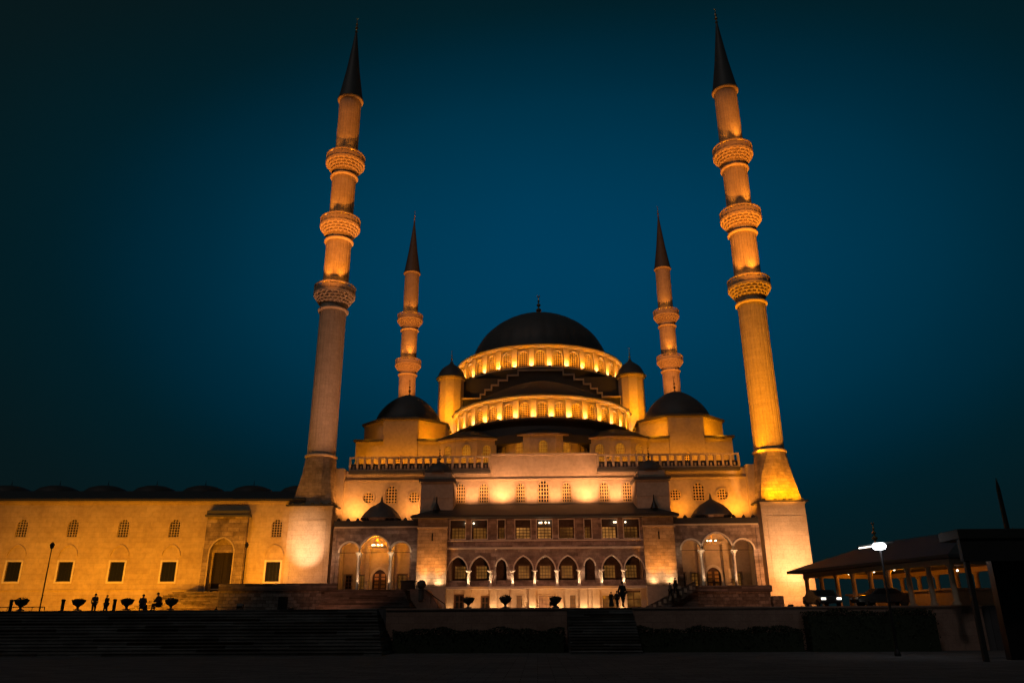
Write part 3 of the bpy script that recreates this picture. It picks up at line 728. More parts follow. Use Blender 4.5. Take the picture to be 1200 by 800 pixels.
# ================================================================== PORCHES
def porch(cpx, cpy, label, warm):
    X0 = xx(cpx, cpy, YP)
    t = thing('entrance_porch', label, 'porch', (X0, YP, ZT))
    z = lambda py: zy(py, YP)
    zt = z(615.5); zcap = z(645.5)
    Mp = flat(YP)
    W = 5.08
    ops = [Op('round', X0-3.14, 1.22, ZT, z(633.5)), Op('pointed', X0, 1.80, ZT, z(626)), Op('round', X0+3.14, 1.22, ZT, z(633.5))]
    ops[1].k = 1.1; ops[1] = Op('pointed', X0, 1.80, ZT, z(626), 1.12)
    b = MB(); wall(b, Mp, X0-W, X0+W, ZT, zt, ops, .5, caps=False); b.build('front_wall', 'marble', t)
    for o in ops:
        ol = [p for p in o.outline() if p[1] >= o.vs-.01][0:]
        b = MB(); ribbon(b, Mp, ol, .20, -.03, .09, False); b.build('arch_moulding', 'pale_marble', t)
    for sx in (-1, 1):
        column(t, X0+1.97*sx, YP+.25, ZT, zcap, .19, cap=.62)
        b = MB(); b.box(X0+sx*(W-.02)-.22, X0+sx*(W-.02)+.22, YP-.08, YP+.45, ZT, zt-.1); b.build('pilaster', 'marble', t)
    b = MB(); b.box(X0-W+.6, X0+W-.6, YP+.22, YP+.27, zcap-.02, zcap+.04); b.build('tie_bar', 'dark_metal', t)
    # side walls, ceiling, back wall, floor
    Mb = flat(YF-.35); d = Op('pointed', X0+.05, .92, ZT, ZT+2.85, 1.2)
    wo = [Op('rect', X0-3.9, .42, ZT+.5, ZT+2.2), Op('rect', X0-2.3, .42, ZT+.5, ZT+2.2), Op('rect', X0+2.9, .55, ZT+.5, ZT+2.2)]
    b = MB(); wall(b, Mb, X0-W+.05, X0+W-.05, ZT, zt, [d]+wo, .30); b.build('back_wall', 'plaster', t)
    for o in wo: window(Mb, o, t, frame='marble', pane='dim_pane' if o.u > X0-3 else 'glass', lat='dark_wood', nx=2, ny=4, bar=.08, fr=.16, depth=.12)
    b = MB()
    for sx in (-1, 1): b = MB(); b.box(X0+sx*(W-.25)-.2, X0+sx*(W-.25)+.2, YP+.502, YF-.66, ZT, zt); b.build('side_wall', 'plaster', t)
    b = MB(); b.box(X0-W, X0+W, YP+.503, YF-.4, zt-.35, zt-.003); b.build('ceiling', 'plaster', t)
    # portal and door
    b = MB(); b.box(X0-1.75, X0-1.25, YF-.72, YF-.36, ZT, ZT+5.6); b.box(X0+1.35, X0+1.85, YF-.72, YF-.36, ZT, ZT+5.6); b.box(X0-1.75, X0+1.85, YF-.72, YF-.36, ZT+5.61, ZT+6.0)
    b.build('portal_surround', 'limestone', t)
    b = MB(); o = d; ribbon(b, Mb, o.outline(), .34, -.02, .10, False); b.build('door_arch', 'pale_marble', t)
    b = MB(); stn = o.stations()
    for a, c in zip(stn, stn[1:]): b.face([Mb(a, o.lo(a), -.26), Mb(c, o.lo(c), -.26), Mb(c, o.hi(c), -.26), Mb(a, o.hi(a), -.26)])
    dr = b.build('door', 'dark_wood', t)
    b = MB()
    for sx in (-1, 1):
        b = MB()
        for i in range(5): b.box(o.u+sx*.42-.24, o.u+sx*.42+.24, -.25, -.21, ZT+.2+i*.46, ZT+.52+i*.46, lambda x, y, z_: Mb(x, z_, y))
        b.build('door_panel', 'brass', dr)
    b = MB(); b.box(o.u+.05, o.u+.09, -.24, -.12, ZT+1.0, ZT+1.25, lambda x, y, z_: Mb(x, z_, y)); b.build('handle', 'dark_metal', dr)
    # notice board
    if cpx > 600:
        b = MB(); b.box(X0+1.9, X0+2.6, YF-.43, YF-.36, ZT+1.5, ZT+2.7); b.build('panel', 'pale_marble', t)
    # cornice, roof edge, roof dome
    b = MB(); b.box(X0-W-.1, X0+W+.1, YP-.14, YP-.003, zt-.12, zt+.06); b.build('cornice', 'pale_marble', t)
    b = MB(); b.box(X0-W-.15, X0+W+.15, YP-.25, YF-.05, zt+.064, zt+.75)
    for i in range(9): b.lathe([(.25, zt+.75), (.22, zt+.95), (.02, zt+1.15)], (X0-W+.3+i*(2*W-.6)/8, YP+.1), 8)
    b.build('roof', 'shaded_lead', t)
    b = MB(); b.lathe([(2.35, zt+.753), (2.35, zt+1.15)], (X0+.15, YP+2.0), 8, PI/8); b.build('dome_drum', 'marble', t)
    b = MB(); b.lathe([(2.6, zt+1.153), (2.55, zt+1.3), (2.1, zt+1.95), (1.45, zt+2.6), (.75, zt+3.0), (.2, zt+3.35), (.04, zt+4.1)], (X0+.15, YP+2.0), 36, mod=ribs(0)); b.build('dome', 'lead', t, True)
    # lamps of the porch: at the column feet and inside
    k = .5 if warm else .07
    for sx in (-1, 1):
        lamp('column_lamp', (X0+1.97*sx-.3*sx, YP-.75, ZT+.1), 170, WARM, (X0+1.97*sx, YP+.2, ZT+2.6), 46, 1, .05, t)
        lamp('arch_lamp', (X0+1.97*sx, YP-.8, zcap-.3), 6, WARM, None, r=.06, parent=t)
        lamp('arch_lamp', (X0+4.5*sx, YP-.8, zcap-.3), 4, WARM, None, r=.06, parent=t)
        lamp('inner_lamp', (X0+3.2*sx, YP+1.4, zt-1.2), 14*k, AMBER, None, r=.15, parent=t)
    lamp('inner_lamp', (X0, YP+1.2, zt-1.4), 270*k, AMBER, None, r=.15, parent=t)
    return X0
PXL = porch(439, 650, 'lit three-arched porch with arched door beside the left front minaret', True)
PXR = porch(841.3, 648, 'dimmer three-arched porch beside the right front minaret, notice panel inside', False)
chandelier(PXL, YP+1.3, zy(636.5, YP+.9)-.1, 7, .62, 'row of glowing globes hanging in the left porch middle arch', 1.2)
chandelier(PXR-.3, YP+1.3, zy(634.5, YP+.9)-.1, 5, .55, 'row of small globes hanging in the right porch middle arch', 1.2)
# amber wash on the side bays of the mosque front
for sx in (-1, 1):
    for q, pw in ((-4.6, 150), (-2.6, 60), (2.6, 60), (4.5, 110 if sx > 0 else 150)):
        lamp('wall_wash', (20.05*sx+q, YF-2.3, zy(606, YF)-.1), pw*(4.4 if sx > 0 else 3.6), (1, .31, .02) if sx > 0 else (1, .34, .06), (20.05*sx+q, YF, zy(606, YF)+3.8), 150, 1, .15, mq)
# roof lamps by the corner blocks, bays
for sx in (-1, 1):
    X0 = 20.1*sx
    zl = zy(515, 105.5)
    lamp('roof_lamp', (X0-4.6*sx, 104.2, zl+.8), 300, AMBER, (X0-4.2*sx, 108.6, zl+2.1), 110, 1, .15, mq)
    lamp('roof_lamp', (X0+4.7*sx, 104.2, zl+.8), 30 if sx < 0 else 300, AMBER, (X0+4.2*sx, 108.6, zl+2.1), 110, 1, .15, mq)
    for q in (-4, 0, 4): lamp('roof_lamp', (X0+q, 103.0, zTer+.5), 190 if sx > 0 else 200, AMBER, (X0+q, 106, zTer+4), 140, 1, .15, mq)
    for q in (8.2, 10.9, 13.0): lamp('roof_lamp', (q*sx, 102.3, zTer+.4), 60, AMBER, (q*sx, 104, zTer+3), 140, 1, .12, mq)
for q in (-5.0, -2.0, 2.0, 5.0): lamp('roof_lamp', (q, 101.75 if abs(q) < 3 else 102.6, zTer+.6), 60, AMBER, (q*.8, 103, zTer+4), 140, 1, .12, mq)

# ================================================================== MINARETS
def muqarnas(mb, x, y, z0, z1, r0, r1, tiers=4, n=20):
    for t in range(tiers):
        a, c = z0+(z1-z0)*t/tiers, z0+(z1-z0)*(t+1)/tiers
        ra, rc = r0+(r1-r0)*t/tiers, r0+(r1-r0)*(t+1)/tiers
        mb.lathe([(ra-.05, a), (ra-.05, c-.06), (rc-.06, c-.06), (rc-.06, c)], (x, y), 32)
        for k in range(n):
            a0 = 2*PI*(k+.5*(t % 2))/n; h = 2*PI/n*.36
            def P(an, r, z): return (x+r*math.sin(an), y-r*math.cos(an), z)
            pts = [P(a0-h, rc, c), P(a0+h, rc, c), P(a0+h*.9, rc, c-(c-a)*.35), P(a0-h*.9, rc, c-(c-a)*.35), P(a0, ra, a), P(a0-h, ra-.1, c), P(a0+h, ra-.1, c)]
            i = mb.add(pts)
            for f in ((0, 1, 2, 3), (3, 2, 4), (1, 6, 4, 2), (0, 3, 4, 5), (0, 5, 6, 1)): mb.f.append(tuple(i+q for q in f))
def minaret(X, Y, label, zbase, ztop_base, zcol, balc, zcone, ztip, rs, lights, hb=2.72, n=16):
    t = thing('minaret', label, 'minaret', (X, Y, ZC), 'pencil minarets of the mosque')
    b = MB(); b.box(X-hb, X+hb, Y-hb, Y+hb, ZC-.3, ztop_base-.35)
    b.box(X-hb-.1, X+hb+.1, Y-hb-.1, Y+hb+.1, ztop_base-.347, ztop_base-.12)
    b.build('base', 'limestone', t)
    b = MB(); w_ = hb-.6
    for (a, c, d, e_) in ((-w_, w_, ztop_base-1.9, ztop_base-1.82), (-w_, w_, ZT+.7, ZT+.78), (-w_, -w_+.08, ZT+.79, ztop_base-1.91), (w_-.08, w_, ZT+.79, ztop_base-1.91)):
        b.box(X+a, X+c, Y-hb-.05, Y-hb-.003, d, e_)
    b.build('panel_moulding', 'limestone', t)
    b = MB(); b.box(X-hb-.4, X+hb+.4, Y-hb-.4, Y+hb+.4, ztop_base-.117, ztop_base+.06)
    for q in (-2.3, -.9, .2, 1.3, 2.4): b.box(X+q-.15, X+q+.15, Y-hb-.38, Y-hb-.1, ztop_base+.06, ztop_base+.26)
    b.build('base_roof', 'shaded_lead', t)
    # transition from square to round
    b = MB(); hs = hb-.18; r = rs[0]+.12
    bot = []; top = []
    for k in range(16):
        a = 2*PI*k/16; s_, c_ = math.sin(a), -math.cos(a); m_ = max(abs(s_), abs(c_))
        bot.append((X+hs*s_/m_, Y+hs*c_/m_)); top.append((X+r*math.sin(a), Y-r*math.cos(a)))
    # deep facets: alternate corners drawn in half way up
    mid = []
    zm = ztop_base+(zcol-ztop_base)*.45
    for k, ((bx, by), (tx, ty)) in enumerate(zip(bot, top)):
        f = .45; q = 1.0 if k % 2 else .985
        mx_, my_ = bx+(tx-bx)*f-X, by+(ty-by)*f-Y; mid.append((X+mx_*q, Y+my_*q))
    i = b.add([(*p, ztop_base+.063) for p in bot]+[(*p, zm) for p in mid]+[(*p, zcol-.3) for p in top])
    for k in range(16):
        k2 = (k+1) % 16
        b.f += [(i+k, i+k2, i+16+k2), (i+k, i+16+k2, i+16+k), (i+16+k, i+16+k2, i+32+k2), (i+16+k, i+32+k2, i+32+k)]
    b.f.append(tuple(i+32+k for k in range(16)))
    b.build('transition', 'tower_stone', t)
    b = MB(); b.lathe([(rs[0]+.1, zcol-.3), (rs[0]+.28, zcol-.2), (rs[0]+.28, zcol), (rs[0]+.05, zcol+.15)], (X, Y), 32)
    zprev = zcol
    b.build('collar', 'limestone', t)
    zs = [zcol-.25]+[z for (_, z) in balc]+[zcone]
    rl = rs
    b = MB()
    for i in range(len(zs)-1):
        b.lathe([(rl[i], zs[i]), (rl[i]*.985, zs[i+1])], (X, Y), n, PI/n)
        for k in range(n):   # raised ribs at the corners of the flutes
            a = 2*PI*(k)/n + 0
            rr = rl[i]; da = .045
            P = lambda an, r_, z_: (X+r_*math.sin(an), Y-r_*math.cos(an), z_)
            j = b.add([P(a-da, rr*.97, zs[i]+.2), P(a, rr*1.008, zs[i]+.2), P(a+da, rr*.97, zs[i]+.2), P(a-da, rr*.955, zs[i+1]-.2), P(a, rr*.993, zs[i+1]-.2), P(a+da, rr*.955, zs[i+1]-.2)])
            b.f += [(j, j+1, j+4, j+3), (j+1, j+2, j+5, j+4)]
    b.build('shaft', 'limestone', t)
    for bi, (zr, zt) in enumerate(balc):
        r0 = rl[bi]*1.0; R = 2.93
        h = zt-zr
        b = MB(); b.lathe([(r0, zr-.18), (r0+.30, zr-.05), (r0+.32, zr+.10), (r0+.02, zr+.28), (r0+.02, zr+h*.24)], (X, Y), 32)
        muqarnas(b, X, Y, zr+h*.24, zr+h*.62, r0+.1, R, 4, 20)
        b.lathe([(r0, zr+h*.62), (R, zr+h*.62), (R+.04, zr+h*.66), (R+.04, zr+h*.70), (r0-.3, zr+h*.70)], (X, Y), 32)
        bal = b.build('balcony', 'limestone', t)
        b = MB(); zp = zr+h*.70
        nn = 16
        for k in range(nn):
            a0, a1 = 2*PI*(k+.1)/nn, 2*PI*(k+.9)/nn
            Mq = lambda u, v, w, R=R: (X+(R+w)*math.sin(u), Y-(R+w)*math.cos(u), v)
            arcstrip(b, Mq, a0, a1, zp+.05, zt-.40, -.16, -.06, 2)
            am = 2*PI*k/nn; arcstrip(b, Mq, am-.035, am+.035, zp, zt, -.20, .0)
        b.lathe([(R-.22, zt-.16), (R+.03, zt-.16), (R+.03, zt), (R-.22, zt)], (X, Y), 32, cap=False)
        b.lathe([(R-.20, zp), (R-.03, zp), (R-.03, zp+.1), (R-.20, zp+.1)], (X, Y), 32, cap=False)
        b.build('railing', 'limestone', bal)
        for (ang, pw) in lights[bi]:
            a = rad(ang); q = (X+2.98*math.sin(a), Y-2.98*math.cos(a), zt+.08)
            lamp('balcony_lamp', q, pw*1.25, (1, .29, .02), (X+1.0*math.sin(a), Y-1.0*math.cos(a), zt+6.0), 66, 1, .1, t)
            q = (X+2.42*math.sin(a), Y-2.42*math.cos(a), zp+.3); lamp('balcony_lamp', q, 30, AMBER, (X+1.7*math.sin(a), Y-1.7*math.cos(a), zp+4), 120, 1, .1, t)
    b = MB(); b.lathe([(rl[-1], zcone-.25), (rl[-1]+.26, zcone-.12), (rl[-1]+.28, zcone)], (X, Y), 32); b.build('top_cornice', 'limestone', t)
    b = MB(); zf = ztip-2.2
    b.lathe([(rl[-1]+.34, zcone+.003), (rl[-1]+.30, zcone+.2), (rl[-1]+.1, zcone+.9), (rl[-1]*.62, zcone+(zf-zcone)*.42), (rl[-1]*.30, zcone+(zf-zcone)*.75), (.12, zf)], (X, Y), 32); b.build('spire', 'lead', t, True)
    finial(t, X, Y, zf-.1, 3.0, s=1.6)
    return t
XM = 29.46; YR = 163.9
# heights surveyed on the near side of each shaft (front lip)
def hz(pyL, pxL, pyR, pxR, Y): return (U(pxL, pyL, Y)[1]+U(pxR, pyR, Y)[1])/2
bl = [(hz(359.5, 391.8, 350, 878, 97.9), hz(327.7, 393.4, 318.7, 875.7, 97.1)), (hz(276.4, 397.7, 267.8, 868.8, 97.9), hz(246.7, 400.7, 238, 866.6, 97.1)), (hz(200.4, 404, 191.1, 860, 97.9), hz(171.9, 406.4, 161.9, 857, 97.1))]
zb0 = hz(592, 369, 586, 912.7, 97.2); zc0 = hz(531.4, 379.6, 525, 897, 98.0)
zk = hz(109.5, 410.5, 99.5, 848.5, 98.1); ztp = hz(24, 418, 14, 837.5, 100)
LL = [[(-20, 150), (35, 190), (170, 60)], [(-35, 120), (25, 60), (170, 50)], [(-30, 55), (30, 40), (170, 40)]]
LR = [[(5, 330), (-45, 150), (170, 60)], [(25, 260), (-40, 80), (170, 50)], [(15, 300), (-40, 60), (170, 40)]]
minaret(-XM, 100, 'tall front minaret with three balconies on a square base at the left, lower shaft unlit', ZC, zb0, zc0, bl, zk, ztp, [1.86, 1.82, 1.76, 1.70], LL)
minaret(XM, 100, 'tall front minaret with three balconies at the right, lower shaft glowing amber', ZC, zb0, zc0, bl, zk, ztp, [1.90, 1.84, 1.78, 1.72], LR)
br_ = [(hz(436.5, 478.7, 432.6, 786.2, YR-2.1), hz(417.5, 479.3, 413.4, 784.1, YR-2.9)), (hz(384, 481, 379.5, 781.5, YR-2.1), hz(363.8, 481.7, 359.8, 779.8, YR-2.9))]
low = br_[0][0]-12.3
brr = [(low, low+(br_[0][1]-br_[0][0]))]+br_
zk2 = hz(316.5, 482.5, 312, 776.5, YR-2); zt2 = hz(249, 485.3, 245, 770.6, YR)
LB1 = [[(10, 220), (-50, 120)], [(20, 330), (-40, 60)], [(30, 90), (-30, 60)]]
LB2 = [[(0, 200), (-50, 80)], [(-5, 240), (50, 60)], [(0, 110), (-40, 40)]]
minaret(-XM, YR, 'slimmer-looking rear minaret rising behind the left corner dome', ZC, zb0, zc0, brr, zk2, zt2, [1.95, 1.88, 1.80, 1.70], LB1)
minaret(XM, YR, 'slimmer-looking rear minaret rising behind the right corner dome', ZC, zb0, zc0, brr, zk2, zt2, [1.95, 1.88, 1.80, 1.70], LB2)
# tiny white beacon lamps on rear balconies are part of them
# piers between minarets and mosque wall
b = MB()
for sx in (-1, 1):
    b = MB(); b.box(min(sx*26.302, sx*27.6), max(sx*26.302, sx*27.6), YF-.8, YF+3, ZT, zTer+.3); b.build('corner_pier', 'plaster', mq)

# shaft floodlights of the front minarets
floodlight((-28.6, 91.2, ZT+.15), (-29.6, 97.2, 11.4), 2000, (1, .58, .34), 'black floodlight on the left terrace aimed at the minaret base', 44, 1)
lamp('base_lamp', (-29.3, 91.0, ZT+.2), 420, (1, .40, .17), (-29.5, 97.2, 9.5), 110, 1, .2, mq)
floodlight((30.0, 90.8, ZC+.1), (29.6, 97.2, 9.4), 2400, (1, .52, .24), 'black floodlight on the court aimed at the right minaret base', 50, 1)
lamp('base_lamp', (29.6, 89.8, ZC+.5), 2900, (1, .36, .09), (29.6, 97.2, 10.5), 110, 1, .2, mq)
floodlight((25.5, 84.5, ZC+.05), (29.6, 98, 33), 42000, AMBER, 'black floodlight on the court aimed up the right minaret shaft', 26, 1)
floodlight((-21.0, 84.0, ZC+.05), (-29.4, 98, 36), 9500, (1, .40, .20), 'black floodlight on the left terrace steps aimed up the left minaret shaft', 32, 1)
for sx in (-1, 1):
    floodlight((24.0*sx, 61.8, ZC+.05), (29.46*sx, 99, 61.5), 85000 if sx < 0 else 90000, (1, .26, .02), ('black floodlight at the left court edge aimed at the upper minaret shaft', 'black floodlight at the right court edge aimed at the upper minaret shaft')[sx > 0], 14.5, .3)
    lamp('roof_flood', (20.5*sx, 125, zTer+.6), 40000, (1, .27, .04), (29.4*sx, YR, 68), 29, .35, .2, mq)
lamp('shaft_lamp', (27.2, 98.0, zTer+.6), 600, AMBER, (29.2, 99, zc0+7), 80, 1, .15, mq)
lamp('shaft_lamp', (31.2, 95.6, zb0+.1), 620, AMBER, (29.9, 98.0, zb0+4), 150, 1, .15, mq)
lamp('shaft_lamp', (28.2, 95.6, zb0+.1), 640, AMBER, (29.1, 98.0, zb0+4), 150, 1, .15, mq)
floodlight((0, 61.5, ZC+.02), (0, 96, 11), 3600, (1, .32, .11), 'black floodlight at the court edge between the planters aimed at the loggia', 58, 1)
floodlight((-24, 75, ZC+.02), (-22, 97, 10), 700, (1, .34, .15), 'black floodlight on the court facing the left porch steps', 60, 1)
floodlight((22, 75, ZC+.02), (22, 97, 9), 560, (1, .34, .15), 'black floodlight on the court facing the right porch terrace', 60, 1)

# ================================================================== LEFT WING
xa, Ya = xx(342, 640, 97.5), 97.6
# the wing runs slightly forward to the left
slope = (97.6-95.4)/(xx(342, 640, 97.5)-xx(0, 640, 95.4))
wang = math.atan(slope)
wo = Vector((xa, Ya))
def Mw(u, v, w): return (wo.x + u*math.cos(wang) + w*math.sin(wang), wo.y + u*math.sin(wang) - w*math.cos(wang), v)
def uw(px, py):
    """length along the wing of a photo column, and height"""
    d = AR*(px-600) - AU*(py-400) + AF*F
    nx, ny = math.sin(wang), -math.cos(wang)
    t = ((wo.x-CX)*nx+(wo.y)*ny)/(d.x*nx+d.y*ny)
    P = Vector((CX+d.x*t, d.y*t)); return (P.x-wo.x)*math.cos(wang)+(P.y-wo.y)*math.sin(wang), EYE+d.z*t
wg = thing('courtyard_wing', 'long ochre courtyard wall building with small arched windows and dark domed roof at left', 'building', (*wo, ZC))
wz = uw(180, 587)[1]
ops = []; lows = []; ups_ = []
pos = [-31.5, 28, 87.5, 146.7, 206.2, 325.5]
for p in pos:
    u, z1 = uw(p, 608); z0 = uw(p, 629)[1]; o = Op('pointed', u, .66, z0, z1); ups_.append(o); ops.append(o)
    u2, l1 = uw(p-6, 658); l0 = uw(p-6, 681)[1]; o = Op('rect', u, .86, l0, l1); lows.append(o); ops.append(o)
du, dz1 = uw(262, 647); dz0 = ZT
dop = Op('rect', du, 1.18, ZT, dz1); ops.append(dop)
b = MB(); wall(b, Mw, -60, 1.2, ZC-.2, wz, ops, .5); b.build('wall', 'wing_render', wg)
for o in ups_: window(Mw, o, wg, frame='wing_render', pane='glass', lat='wing_render', nx=4, ny=7, bar=.07, fr=.13, proud=.03)
for o in lows:
    wn = window(Mw, o, wg, frame='pale_marble', pane='glass', nx=0, fr=.22, proud=.07)
    b = MB()
    for q in (-.43, 0, .43): b.box(o.u+q-.03, o.u+q+.03, -.22, -.16, o.vb, o.vt, lambda x, y, z: Mw(x, z, y))
    b.build('grille', 'dark_metal', wn)
b = MB()
for o in lows:
    a = Op('pointed', o.u, 1.05, o.vt+.5, o.vt+1.95, 1.25); b = MB(); ribbon(b, Mw, [p for p in a.outline() if p[1] > a.vs-.01], .16, 0.0, .10, False); b.build('blind_arch', 'wing_render', wg)
b = MB(); zdado = uw(100, 690)[1]
b.box(-60, 1.2, .003, .10, zdado-.12, zdado, lambda x, y, z: Mw(x, z, y)); b.box(-60, 1.2, .003, .16, wz-.25, wz, lambda x, y, z: Mw(x, z, y)); b.build('cornice', 'wing_render', wg)
b = MB(); b.box(-60, 1.2, -9, .30, wz+.003, wz+.28, lambda x, y, z: Mw(x, z, y))
# sloped lead roof
zr = uw(180, 573.5)[1]
P = [Mw(-60, wz+.28, .28), Mw(1.2, wz+.28, .28), Mw(1.2, zr+.25, -2.6), Mw(-60, zr+.25, -2.6), Mw(-60, zr+.25, -9), Mw(1.2, zr+.25, -9), Mw(-60, wz+.28, -9), Mw(1.2, wz+.28, -9)]
i = b.add(P); b.f += [(i, i+1, i+2, i+3), (i+3, i+2, i+5, i+4), (i, i+3, i+4, i+6), (i+1, i+7, i+5, i+2), (i+4, i+5, i+7, i+6), (i, i+1, i+7, i+6)]
b.build('roof', 'shaded_lead', wg)
for p in (-58, -1, 56, 113, 170.5, 228, 285, 342):
    q = Mw(uw(p, 570)[0]*1.05, 0, -5.6); R = 2.9
    zt_ = uw(p, 566)[1]+.55
    b = MB(); b.lathe([(R, zr+.2), (R*.97, zr+.5), (R*.8, zr+.2+(zt_-zr)*.55), (R*.5, zr+.1+(zt_-zr)*.86), (.1, zt_+.15)], q[:2], 32); b.build('roof_dome', 'shaded_lead', wg, True)
    finial(wg, q[0], q[1], zt_+.1, .7, s=.5, mat='dark_metal')
b = MB(); b.box(-60, 1.0, -9, -.52, ZC-.2, wz-.05, lambda x, y, z: Mw(x, z, y)); b.build('rear_block', 'wing_render', wg)
# portal
p0, p1 = uw(240, 650)[0], uw(287.5, 650)[0]; pz = uw(262, 606)[1]
pc = (p0+p1)/2; hwp = (p1-p0)/2
arch = Op('pointed', du, 1.45, ZT, uw(265, 631)[1], 1.25)
Mpw = lambda u, v, w: Mw(u, v, w+.75)
b = MB(); wall(b, Mpw, p0, p1, ZT-.3, pz, [arch], .74); b.build('portal', 'portal_stone', wg)
b = MB(); ribbon(b, Mpw, arch.outline(), .16, -.02, .07, False); b.build('arch_moulding', 'limestone', wg)
b = MB(); b.box(p0-.25, p1+.25, .0, 1.05, pz+.003, pz+.22, lambda x, y, z: Mw(x, z, y)); b.box(p0-.1, p1+.1, .0, .9, pz+.222, pz+.75, lambda x, y, z: Mw(x, z, y)); b.build('portal_roof', 'lead', wg)
b = MB(); b.box(du-1.4, du+1.4, .01, .30, dz1, arch.vt-.05, lambda x, y, z: Mw(x, z, y)); b.build('tympanum', 'portal_stone', wg)
b = MB(); b.box(du-1.17, du+1.17, -.4, -.3, ZT, dz1-.005, lambda x, y, z: Mw(x, z, y)); dr = b.build('door', 'black_door', wg)
b = MB(); b.box(du-.05, du+.05, -.3, -.22, ZT+.1, dz1-.1, lambda x, y, z: Mw(x, z, y))
for q in (-.6, .6):
    for k in range(3): b.box(du+q-.4, du+q+.4, -.3, -.26, ZT+.25+k*1.25, ZT+1.25+k*1.25, lambda x, y, z: Mw(x, z, y))
b.build('door_panel', 'black_door', dr)
# floodlights for the wing, along the court
for i, (p, pw, lab) in enumerate(((-20, 3000, 'black floodlight on the court near the left picture edge'), (57, 4400, 'black floodlight on the court by the lone left lamp post'), (118, 5200, 'black floodlight on the court behind the standing pair'), (178, 6200, 'black floodlight on the court at the foot of the wing steps'))):
    u = uw(p, 690)[0]; q = Mw(u, ZC+.02, 13.0); floodlight(q, Mw(u, ZC+6.0, 0), pw*.30, WINGC, lab, 120, 1)
q = Mw(uw(228, 690)[0], ZT+.1, 13.0); floodlight((q[0], q[1], ZC+.02), Mw(uw(255, 690)[0], ZT+6.0, 0), 1500, WINGC, 'black floodlight on the wing steps aimed at the stone portal', 110, 1)
q = Mw(uw(318, 690)[0], ZT+.05, 7.0); floodlight(q, Mw(uw(315, 690)[0], ZT+5.5, 0), 1200, WINGC, 'black floodlight behind the terrace parapet beside the left minaret', 120, 1)

# ================================================================== TERRACES AND STEPS
def terr(x0, x1, y0, y1, name):
    b = MB(); b.box(x0, x1, y0, y1, ZC, ZT-.004); b.build(name, 'step_stone'); return bpy.data.objects[name] if name in bpy.data.objects else None
# left terrace
Yt = 90.0
tx0, tx1 = xx(256, 700, Yt), xx(442, 700, Yt)
lt = thing('terrace_wall', 'rough stone terrace with smooth parapet in front of the left minaret', 'terrace', (tx0, Yt, ZC))
b = MB(); b.box(tx0+.15, tx1, Yt+.12, YF-.4, ZC, ZT-.002); b.box(tx1, -14.0, 93.0, YF-.4, ZC, ZT-.002); b.build('terrace_floor', 'step_stone', lt)
rw = xx(376, 700, Yt)
Mt = flat(Yt)
dd = Op('rect', xx(332, 700, Yt), .55, ZC, zy(697, Yt))
b = MB(); wall(b, Mt, tx0, rw, ZC, zy(692, Yt, 300), [dd], .1); b.build('wall', 'rubble', lt)
b = MB(); b.box(dd.u-.55, dd.u+.55, Yt+.06, Yt+.09, ZC, dd.vt); b.build('hatch', 'dark_metal', lt)
b = MB(); b.box(tx0-.12, xx(395, 690, Yt), Yt-.15, Yt+.35, zy(692, Yt, 300)+.003, zy(683.5, Yt, 300)); b.build('parapet', 'step_stone', lt, bev=.03)
# stairs down from the left porch, spreading towards the court
sl = thing('porch_stairs', 'broad dark stone steps climbing to the left porch', 'stairs', (-20, 84, ZC))
n = 13
for i in range(n):
    f = i/(n-1); zt_ = ZC+(ZT-ZC)*(i+1)/n
    x0 = xx(376, 700, 88)+0*f; x1 = xx(486-12*f, 700, 86+5*f)
    b = MB(); b.box(x0+.15*i*.3, x1, 84.5+f*6.0, 93.0 if i < n-1 else 93.0, zt_-(ZT-ZC)/n+.002, zt_-.05); b.box(x0+.15*i*.3, x1+.04, 84.43+f*6.0, 93.0, zt_-.049, zt_); b.build('step', 'step_stone', sl)
# handrail beside the stairs
hr = thing('handrail', 'sloping dark metal handrail beside the left porch steps', 'handrail', (-10, 84, ZC))
b = MB(); A = U(497, 690, 90); B = U(521.5, 707.5, 90)
b.tube([(A[0], 90, A[1]), (B[0], 90, B[1])], .05)
for k in range(4):
    f = k/3; x = A[0]+(B[0]-A[0])*f; z = A[1]+(B[1]-A[1])*f; b.tube([(x, 90, z), (x, 90, max(ZC, z-1.0))], .03)
b.build('rail', 'dark_metal', hr)
# sloped cheek wall right of the stairs
b = MB(); A = U(484, 689, 90.5); B = U(520, 712, 90.5)
b.extrude_y([(A[0], ZC), (B[0]+.6, ZC), (B[0], ZC+.25), (A[0]+1.6, A[1]-.1), (A[0]-.3, A[1]-.1)], 90.2, 93.4)
tag(b.build('cheek_wall', 'retaining_stone'), 'sloping stone cheek wall beside the handrail left of the loggia', 'wall')
# round sign/ball and box on the stair wall
p = U(494, 684.5, 90.4); bs = thing('stone_ball', 'dark stone ball on a short neck at the head of the porch steps', 'stone ball', (p[0], 90.4, ZT))
b = MB(); R = .50
b.lathe([(R*math.sin(PI*i/14)+.001, p[1]-R*math.cos(PI*i/14)) for i in range(15)], (p[0], 90.4), 24); b.build('ball', 'planter_stone', bs, True)
b = MB(); b.lathe([(.35, ZT-1.2), (.35, p[1]-.62), (.42, p[1]-.6), (.42, p[1]-.55), (.2, p[1]-.45)], (p[0], 90.4), 16); b.build('pedestal', 'planter_stone', bs)
p = U(478.5, 685, 91)
fb = thing('litter_bin', 'dark square bin standing on the terrace left of the stone ball', 'bin', (p[0], 91, ZT))
b = MB(); b.box(p[0]-.80, p[0]+.80, 90.6, 91.4, ZT, p[1]+.36); b.build('body', 'dark_metal', fb, bev=.04)
b = MB(); b.box(p[0]-.88, p[0]+.88, 90.54, 91.46, p[1]+.363, p[1]+.48); b.build('lid', 'dark_metal', fb, bev=.03)

